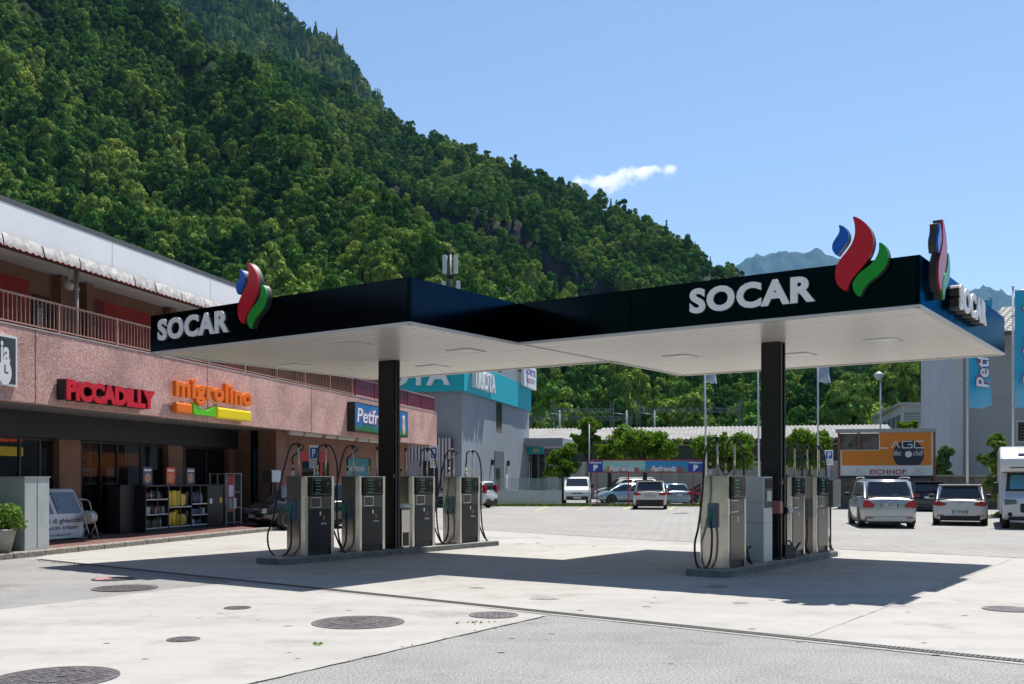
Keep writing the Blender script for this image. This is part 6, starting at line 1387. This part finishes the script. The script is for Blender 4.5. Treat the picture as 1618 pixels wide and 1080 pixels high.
t, dx = pole(1293, 52, 540, 'right flagpole carrying a drooping pale flag', 1292); cloth(t, dx + .05, .66, Z(604, 52), Z(548, 52), M_fw, .12, droop=.05)
def ban_mat(): return sky_mat('banner_sky', (.03, .35, .62), (.22, .5, .7), z0=3, z1=10, s=.25)
M_ban = ban_mat()
def banner(u, Y, vtop, vbot, w_, vpole, label, txt):
    t, dx = pole(u, Y, vpole, label); z0_, z1_ = Z(vbot, Y), Z(vtop, Y)
    cloth(t, .08, w_, z0_, z1_, M_ban, .05, 'banner_cloth', droop=-.12)
    m = MB(); m.tube([(0, 0, z1_ + .03), (w_ + .1, 0, z1_ + .03)], .02, 6); m.build('banner_arm', M_pole, t)
    z = z0_
    while z < z1_: m = MB(); m.lathe([(.05, z), (.09, z + .02), (.09, z + .05), (.05, z + .07)], 0, 0, 8); m.build('banner_ring', M_post, t); z += 1.3
    tz0, tz1 = txt; L_ = tz1 - tz0; hw = w_ * .52
    def T(x, y, z): return (.08 + w_ * .78 - z, y - .10, tz0 + x)
    for i, (M_, kk) in enumerate(((M_pink, .085), (M_bl, .05), (M_w, .015))):
        mm = MB(); add_text(mm, 'Petfriends', -kk * .3, L_ + kk * .3, -kk * .3, hw + kk * .3, -.012 * i, .01, bold=kk, shear=.1, T=T); mm.build('lettering' + ('_outline', '_shadow', '')[i], M_, t)
    return t
banner(1528.5, 47, 474, 645, 1.1, 470, 'flagpole with sky blue Petfriends banner below the canopy corner', (Z(612, 47), Z(612, 47) + 3.8))
banner(1600.5, 43, 459, 645, 1.15, 455, 'flagpole with tall Petfriends banner at the right picture edge', (Z(607, 43), Z(607, 43) + 3.6))
t = thing('street_lamp', 'street lamp with round hood rising behind the billboard', 'street lamp', ((1391 - U0) / F * 74, 74, 0)); zt2 = Z(600, 74); m = MB(); m.tube([(0, 0, 0), (0, 0, zt2)], [.08, .05], 8); m.build('pole', M_pole, t); m = MB(); m.lathe([(0, zt2 + .62), (.14, zt2 + .58), (.34, zt2 + .42), (.36, zt2 + .34), (.28, zt2 + .2), (.12, zt2 + .02), (0, zt2)], -.12, 0, 18); m.build('lamp_hood', mat('lamp_hood', (.5, .5, .5), .4), t)
t = thing('street_lamp', 'thin grey lamp pole left of the parking banner', 'street lamp', ((931 - U0) / F * 66, 66, 0)); m = MB(); m.tube([(0, 0, 0), (0, 0, Z(670, 66))], .04, 6); m.build('pole', M_pole, t)

# ------------------------------------------------------------------ billboard and concrete wall
HB = Frame((1325 - U0) / F * 57, 57, BF.rot); hx = lambda u: HB.x_at(u, 0)
M_cw = mat('weathered_concrete', (.20, .18, .155), .9, col2=(.10, .09, .08), scale=1.6, bump=.4, stain=.3, stain_scale=.5)
t = fthing('concrete_wall', 'weathered low concrete wall behind the parked cars at right', 'wall', HB)
m = MB(); m.box(hx(1477), hx(1640), .05, .35, 0, HB.z_at(752.5, hx(1500), 0)); m.build('wall', M_cw, t); m = MB(); m.box(hx(1477), hx(1640), .0, .4, HB.z_at(752.5, hx(1500), 0) + .002, HB.z_at(751, hx(1500), 0)+.03); m.build('coping', mat('wall_coping', (.33, .31, .28), .9), t)
t = fthing('billboard', 'orange and white disc club billboard with EICHHOF lettering on a board wall', 'billboard', HB); Yh = 56.2
zq = lambda v, u=1400: HB.z_at(v, hx(u), 0)
m = MB(); m.box(hx(1325), hx(1476.5), .12, .4, 0, zq(684)); m.build('board_wall', mat('board_concrete', (.19, .165, .15), .9, col2=(.09, .08, .075), scale=2.2, bump=.5, stain=.3), t)
m = MB(); z = .25
while z < zq(684): m.box(hx(1326), hx(1476), .112, .119, z, z + .02); z += .3
m.build('board_seams', M_joint, t)
m = MB(); m.box(hx(1321), hx(1479), -.15, .5, zq(682.5), zq(677)); m.build('cover_sheet', mat('cover_sheet', (.3, .31, .32), .6), t)
for u in (1325.5, 1357, 1476.5): m = MB(); m.box(hx(u) - .06, hx(u) + .06, .0, .11, 0 if u != 1357 else zq(709), zq(683)); m.build('rust_post', mat('rust_post', (.2, .08, .05), .8), t)
M_ora = mat('billboard_orange', (.62, .19, .015), .5, var=.06, scale=.8); M_bwh = mat('billboard_white', (.62, .65, .68), .5, var=.06, scale=1); M_nav = mat('billboard_navy', (.012, .02, .045), .45)
m = MB(); m.prism([(hx(1328), zq(751)), (hx(1474.5), zq(751)), (hx(1474.5), zq(682.8)), (hx(1389), zq(682.8)), (hx(1389), zq(710)), (hx(1328), zq(710))], .03, .08, 'y'); m.build('white_panel', M_bwh, t)
m = MB(); m.prism([(hx(1330), zq(735)), (hx(1472), zq(735)), (hx(1472), zq(683.5)), (hx(1390), zq(683.5)), (hx(1390), zq(711)), (hx(1330), zq(711))], .02, .0295, 'y'); m.build('orange_panel', M_ora, t)
m = MB(); m.box(hx(1328), hx(1476), .02, .10, zq(755.5), zq(751.2)); m.build('navy_strip', M_nav, t)
cx, cz, rd = hx(1435.5), zq(718), (hx(1460) - hx(1411)) / 2; n = 40; pl = [(cx + rd * math.cos(2 * math.pi * i / n), max(zq(735) + .01, cz + rd * math.sin(2 * math.pi * i / n))) for i in range(n)]
m = MB(); m.prism(pl, .012, .0195, 'y'); m.build('record_disc', M_nav, t); m = MB(); m.prism([(cx + .18 * math.cos(2 * math.pi * i / 20), cz + .18 * math.sin(2 * math.pi * i / 20) + .02) for i in range(20)], .006, .0115, 'y'); m.build('disc_label', M_bwh, t)
m = MB(); za, zb4 = zq(707.5), zq(697); th = .055; y0_, y1_ = .002, .0055
def seg(x0, z0_, x1, z1_):
    d = Vector((x1 - x0, z1_ - z0_)); n_ = Vector((-d.y, d.x)).normalized() * th / 2; m.prism([(x0 + n_.x, z0_ + n_.y), (x1 + n_.x, z1_ + n_.y), (x1 - n_.x, z1_ - n_.y), (x0 - n_.x, z0_ - n_.y)], y0_, y1_, 'y')
s_ = lambda a: hx(a)
seg(s_(1389.5), zb4, s_(1389.5), za); seg(s_(1389.5), za, s_(1403.5), za); seg(s_(1409), za, s_(1415), zb4); seg(s_(1415), zb4, s_(1421), za)
seg(s_(1441), zb4, s_(1426), zb4); seg(s_(1426), zb4, s_(1426), za); seg(s_(1426), za, s_(1441), za); seg(s_(1441), za, s_(1441), (za + zb4) / 2); seg(s_(1441), (za + zb4) / 2, s_(1434), (za + zb4) / 2)
seg(s_(1460), zb4, s_(1445), zb4); seg(s_(1445), zb4, s_(1445), za); seg(s_(1445), za, s_(1460), za); m.build('large_lettering', M_bwh, t)
m = MB(); add_text(m, 'disc', hx(1411.5), hx(1424.5), zq(719.5), zq(711), .005, .004, shear=.3); add_text(m, 'club', hx(1443), hx(1458.5), zq(719.5), zq(711), .005, .004, shear=.3); m.build('script_lettering', M_bwh, t)
m = MB(); add_text(m, 'EICHHOF', hx(1374.5), hx(1432), zq(749.3), zq(741.2), .029, .004, bold=.03, space=1.05); m.build('brewery_lettering', mat('faded_red', (.38, .05, .07), .6), t)
m = MB()
for a, b in ((1346, 1366), (1440, 1460)):
    m.box(hx(a), hx(b), .026, .0295, zq(748.7), zq(746.8)); q = (a + b) / 2; m.prism([(hx(q - 6), zq(745.5)), (hx(q + 6), zq(745.5)), (hx(q + 3), zq(742)), (hx(q), zq(739.5)), (hx(q - 3), zq(742))], .026, .0295, 'y')
m.build('faded_crests', mat('faded_pink_print', (.55, .5, .52), .6), t)
m = MB(); m.prism([(hx(1344) + .1 * math.cos(a), zq(702) + .15 * math.sin(a)) for a in [i * math.pi / 2 for i in range(4)]], .105, .1115, 'y'); m.build('wall_hook', M_board, t)
# ------------------------------------------------------------------ right hand buildings
NF = Frame((1503 - U0) / F * 64, 64, BF.rot); nx = lambda u, y=0: NF.x_at(u, y)
t = fthing('tall_grey_building', 'tall plain grey building with a tiled roof at the right edge', 'building', NF); M_g1 = mat('smooth_grey_render', (.34, .35, .37), .85, var=.05, scale=.4); M_g2 = mat('pale_grey_render', (.5, .52, .55), .85, var=.05, scale=.4)
ze = Z(529, 64); m = MB(); m.box(nx(1503), nx(1521.5), -.0, 12, 0, ze); m.build('lit_tone_wing', M_g2, t); m = MB(); m.box(nx(1521.5) + .002, 34, .35, 12, 0, ze); m.build('wall', M_g1, t)  # paler render on the wing: a sunlit side wall put into colour
m = MB(); xa = nx(1503) + 2.2; vs = [(nx(1560), -.6, ze + .06), (36, -.6, ze + .06), (36, 6, ze + 3.0), (nx(1620), 6, ze + 2.6), (nx(1560), 13, ze + .06)]; m.add(vs, [(0, 1, 2, 3), (0, 3, 4)]); 
tiles = mat('roof_tiles', (.42, .40, .38), .8); 
def tile_nodes(mt):
    tt = mt.node_tree; b = tt.nodes['Principled BSDF']; tc = tt.nodes.new('ShaderNodeTexCoord'); br = tt.nodes.new('ShaderNodeTexBrick'); br.inputs['Scale'].default_value = 1; br.inputs['Brick Width'].default_value = .45; br.inputs['Row Height'].default_value = .5; br.inputs['Mortar Size'].default_value = .12; br.inputs['Color1'].default_value = (.45, .43, .41, 1); br.inputs['Color2'].default_value = (.35, .34, .33, 1); br.inputs['Mortar'].default_value = (.05, .05, .05, 1)
    tt.links.new(tc.outputs['Object'], br.inputs['Vector']); tt.links.new(br.outputs['Color'], b.inputs['Base Color'])
tile_nodes(tiles); m.build('roof', tiles, t); m = MB(); m.box(nx(1560), 36, -.7, -.61, ze - .2, ze + .06); m.box(nx(1503) - .1, 34, -.1, 12, ze + .002, ze + .03); m.build('eaves', mat('eaves_brown', (.10, .08, .07), .7), t)
m = MB(); x = nx(1604, .35); m.box(x, x + 3, .25, .345, Z(700, 64), Z(664, 64)); o = m.build('window', M_g2, t); m = MB(); m.box(x + .15, x + 2.85, .2, .249, Z(697, 64), Z(668, 64)); m.build('pane', M_dkg, o); m = MB()
for z in np.arange(Z(696, 64), Z(669, 64), .2): m.box(x + .2, x + 2.8, .17, .199, float(z), float(z) + .05)
m.build('blind', mat('blind_maroon', (.2, .08, .09), .6), o)
OF = Frame((1425 - U0) / F * 92, 92, BF.rot); ox = lambda u: OF.x_at(u, 0)
t = fthing('office_block', 'pale grey office block with window bands above the billboard', 'building', OF); M_of = mat('office_grey', (.42, .44, .45), .7)
zt2 = Z(640, 92); m = MB(); m.box(0, ox(1540), 0, 22, 0, zt2); m.build('wall', M_of, t); m = MB(); m.box(-.3, ox(1540), -.3, 22.3, zt2, zt2 + .25); m.build('roof_edge', mat('office_roof', (.3, .31, .32), .6), t)
for u in (1429, 1459, 1489):
    m = MB(); a, b = ox(u), ox(u + 27); m.box(a, b, -.05, -.002, Z(673, 92), Z(651.5, 92)); o = m.build('window', mat('office_glass', (.14, .19, .21), .2), t); m = MB()
    for z in np.arange(Z(672, 92), Z(653, 92), .22): m.box(a + .05, b - .05, -.07, -.051, float(z), float(z) + .06)
    m.build('blinds', M_of, o)
    m = MB(); m.box(a, b, -.05, -.002, Z(649, 92), Z(643, 92)); m.build('top_panel', mat('office_panel', (.33, .36, .38), .6), t)
for k_ in range(6): m = MB(); m.box(-.06, -.002, 1 + 3.4 * k_, 3.4 + 3.4 * k_, zt2 - 2.6, zt2 - .8); m.build('side_window', MATS['office_glass'], t)

# ------------------------------------------------------------------ cloud
Yc = 19000.0; kc = Yc / F
t = thing('cloud', 'one small ragged white cloud above the mountain ridge', 'cloud', ((975 - U0) * kc, Yc, (V0 - 280) * kc + H), kind='structure')
def cloud_vapour():
    m = bpy.data.materials.new('cloud_vapour'); m.use_nodes = True; tt = m.node_tree; tt.nodes.remove(tt.nodes['Principled BSDF']); N = tt.nodes.new; L = tt.links.new
    tc = N('ShaderNodeTexCoord'); sp = N('ShaderNodeSeparateXYZ'); L(tc.outputs['Object'], sp.inputs[0])
    def M_(op, a, b=None, c=None):
        x = N('ShaderNodeMath'); x.operation = op
        for i_, q in enumerate((a, b, c)):
            if q is None: continue
            if isinstance(q, (int, float)): x.inputs[i_].default_value = q
            else: L(q, x.inputs[i_])
        return x.outputs[0]
    X, Y_, Z_ = (M_('DIVIDE', sp.outputs[k], kc) for k in 'XYZ')        # in photo pixels at the cloud's distance
    warp = N('ShaderNodeTexNoise'); warp.inputs['Scale'].default_value = 1 / (26 * kc); warp.inputs['Detail'].default_value = 8; warp.inputs['Roughness'].default_value = .62; L(tc.outputs['Object'], warp.inputs[0])
    big = N('ShaderNodeTexNoise'); big.inputs['Scale'].default_value = 1 / (60 * kc); big.inputs['Detail'].default_value = 2; L(tc.outputs['Object'], big.inputs[0])
    cz = M_('MULTIPLY_ADD', X, .13, -1.0)                               # the cloud climbs to the right
    dz = M_('DIVIDE', M_('SUBTRACT', Z_, cz), 18.0)
    dx = M_('DIVIDE', X, 86.0); dy = M_('DIVIDE', Y_, 18.0)
    f = M_('SUBTRACT', 1.0, M_('ADD', M_('ADD', M_('POWER', M_('ABSOLUTE', dx), 2.5), M_('MULTIPLY', dz, dz)), M_('MULTIPLY', dy, dy)))
    g = M_('ADD', M_('MULTIPLY_ADD', warp.outputs['Fac'], 5.2, -2.6), M_('MULTIPLY_ADD', big.outputs['Fac'], 3.0, -1.5))
    d = M_('SUBTRACT', M_('ADD', f, g), .5)
    d = M_('MULTIPLY', M_('MINIMUM', M_('MAXIMUM', M_('MULTIPLY', d, .8), 0.0), 1.0), .0087)
    v = N('ShaderNodeVolumePrincipled'); v.inputs['Color'].default_value = (1, 1, 1, 1); v.inputs['Anisotropy'].default_value = .55; L(d, v.inputs['Density']); L(v.outputs[0], tt.nodes['Material Output'].inputs['Volume']); return m
m = MB(); m.box(-110 * kc, 110 * kc, -24 * kc, 24 * kc, -40 * kc, 40 * kc); m.build('vapour', cloud_vapour(), t)
# ------------------------------------------------------------------ valley haze
hz = bpy.data.materials.new('haze_air'); hz.use_nodes = True; tt = hz.node_tree; tt.nodes.remove(tt.nodes['Principled BSDF']); pv = tt.nodes.new('ShaderNodeVolumePrincipled'); pv.inputs['Color'].default_value = (.30, .56, 1.0, 1); pv.inputs['Density'].default_value = 2.6e-5; pv.inputs['Anisotropy'].default_value = 0; tt.links.new(pv.outputs[0], tt.nodes['Material Output'].inputs['Volume'])
HAZE = True
if HAZE:
    m = MB(); m.box(-12500, 12500, -1300, 15500, -1.5, 3600); o = m.build('haze', hz); o['kind'] = 'stuff'; o['label'] = 'thin blue haze in the valley air'; o['category'] = 'haze'
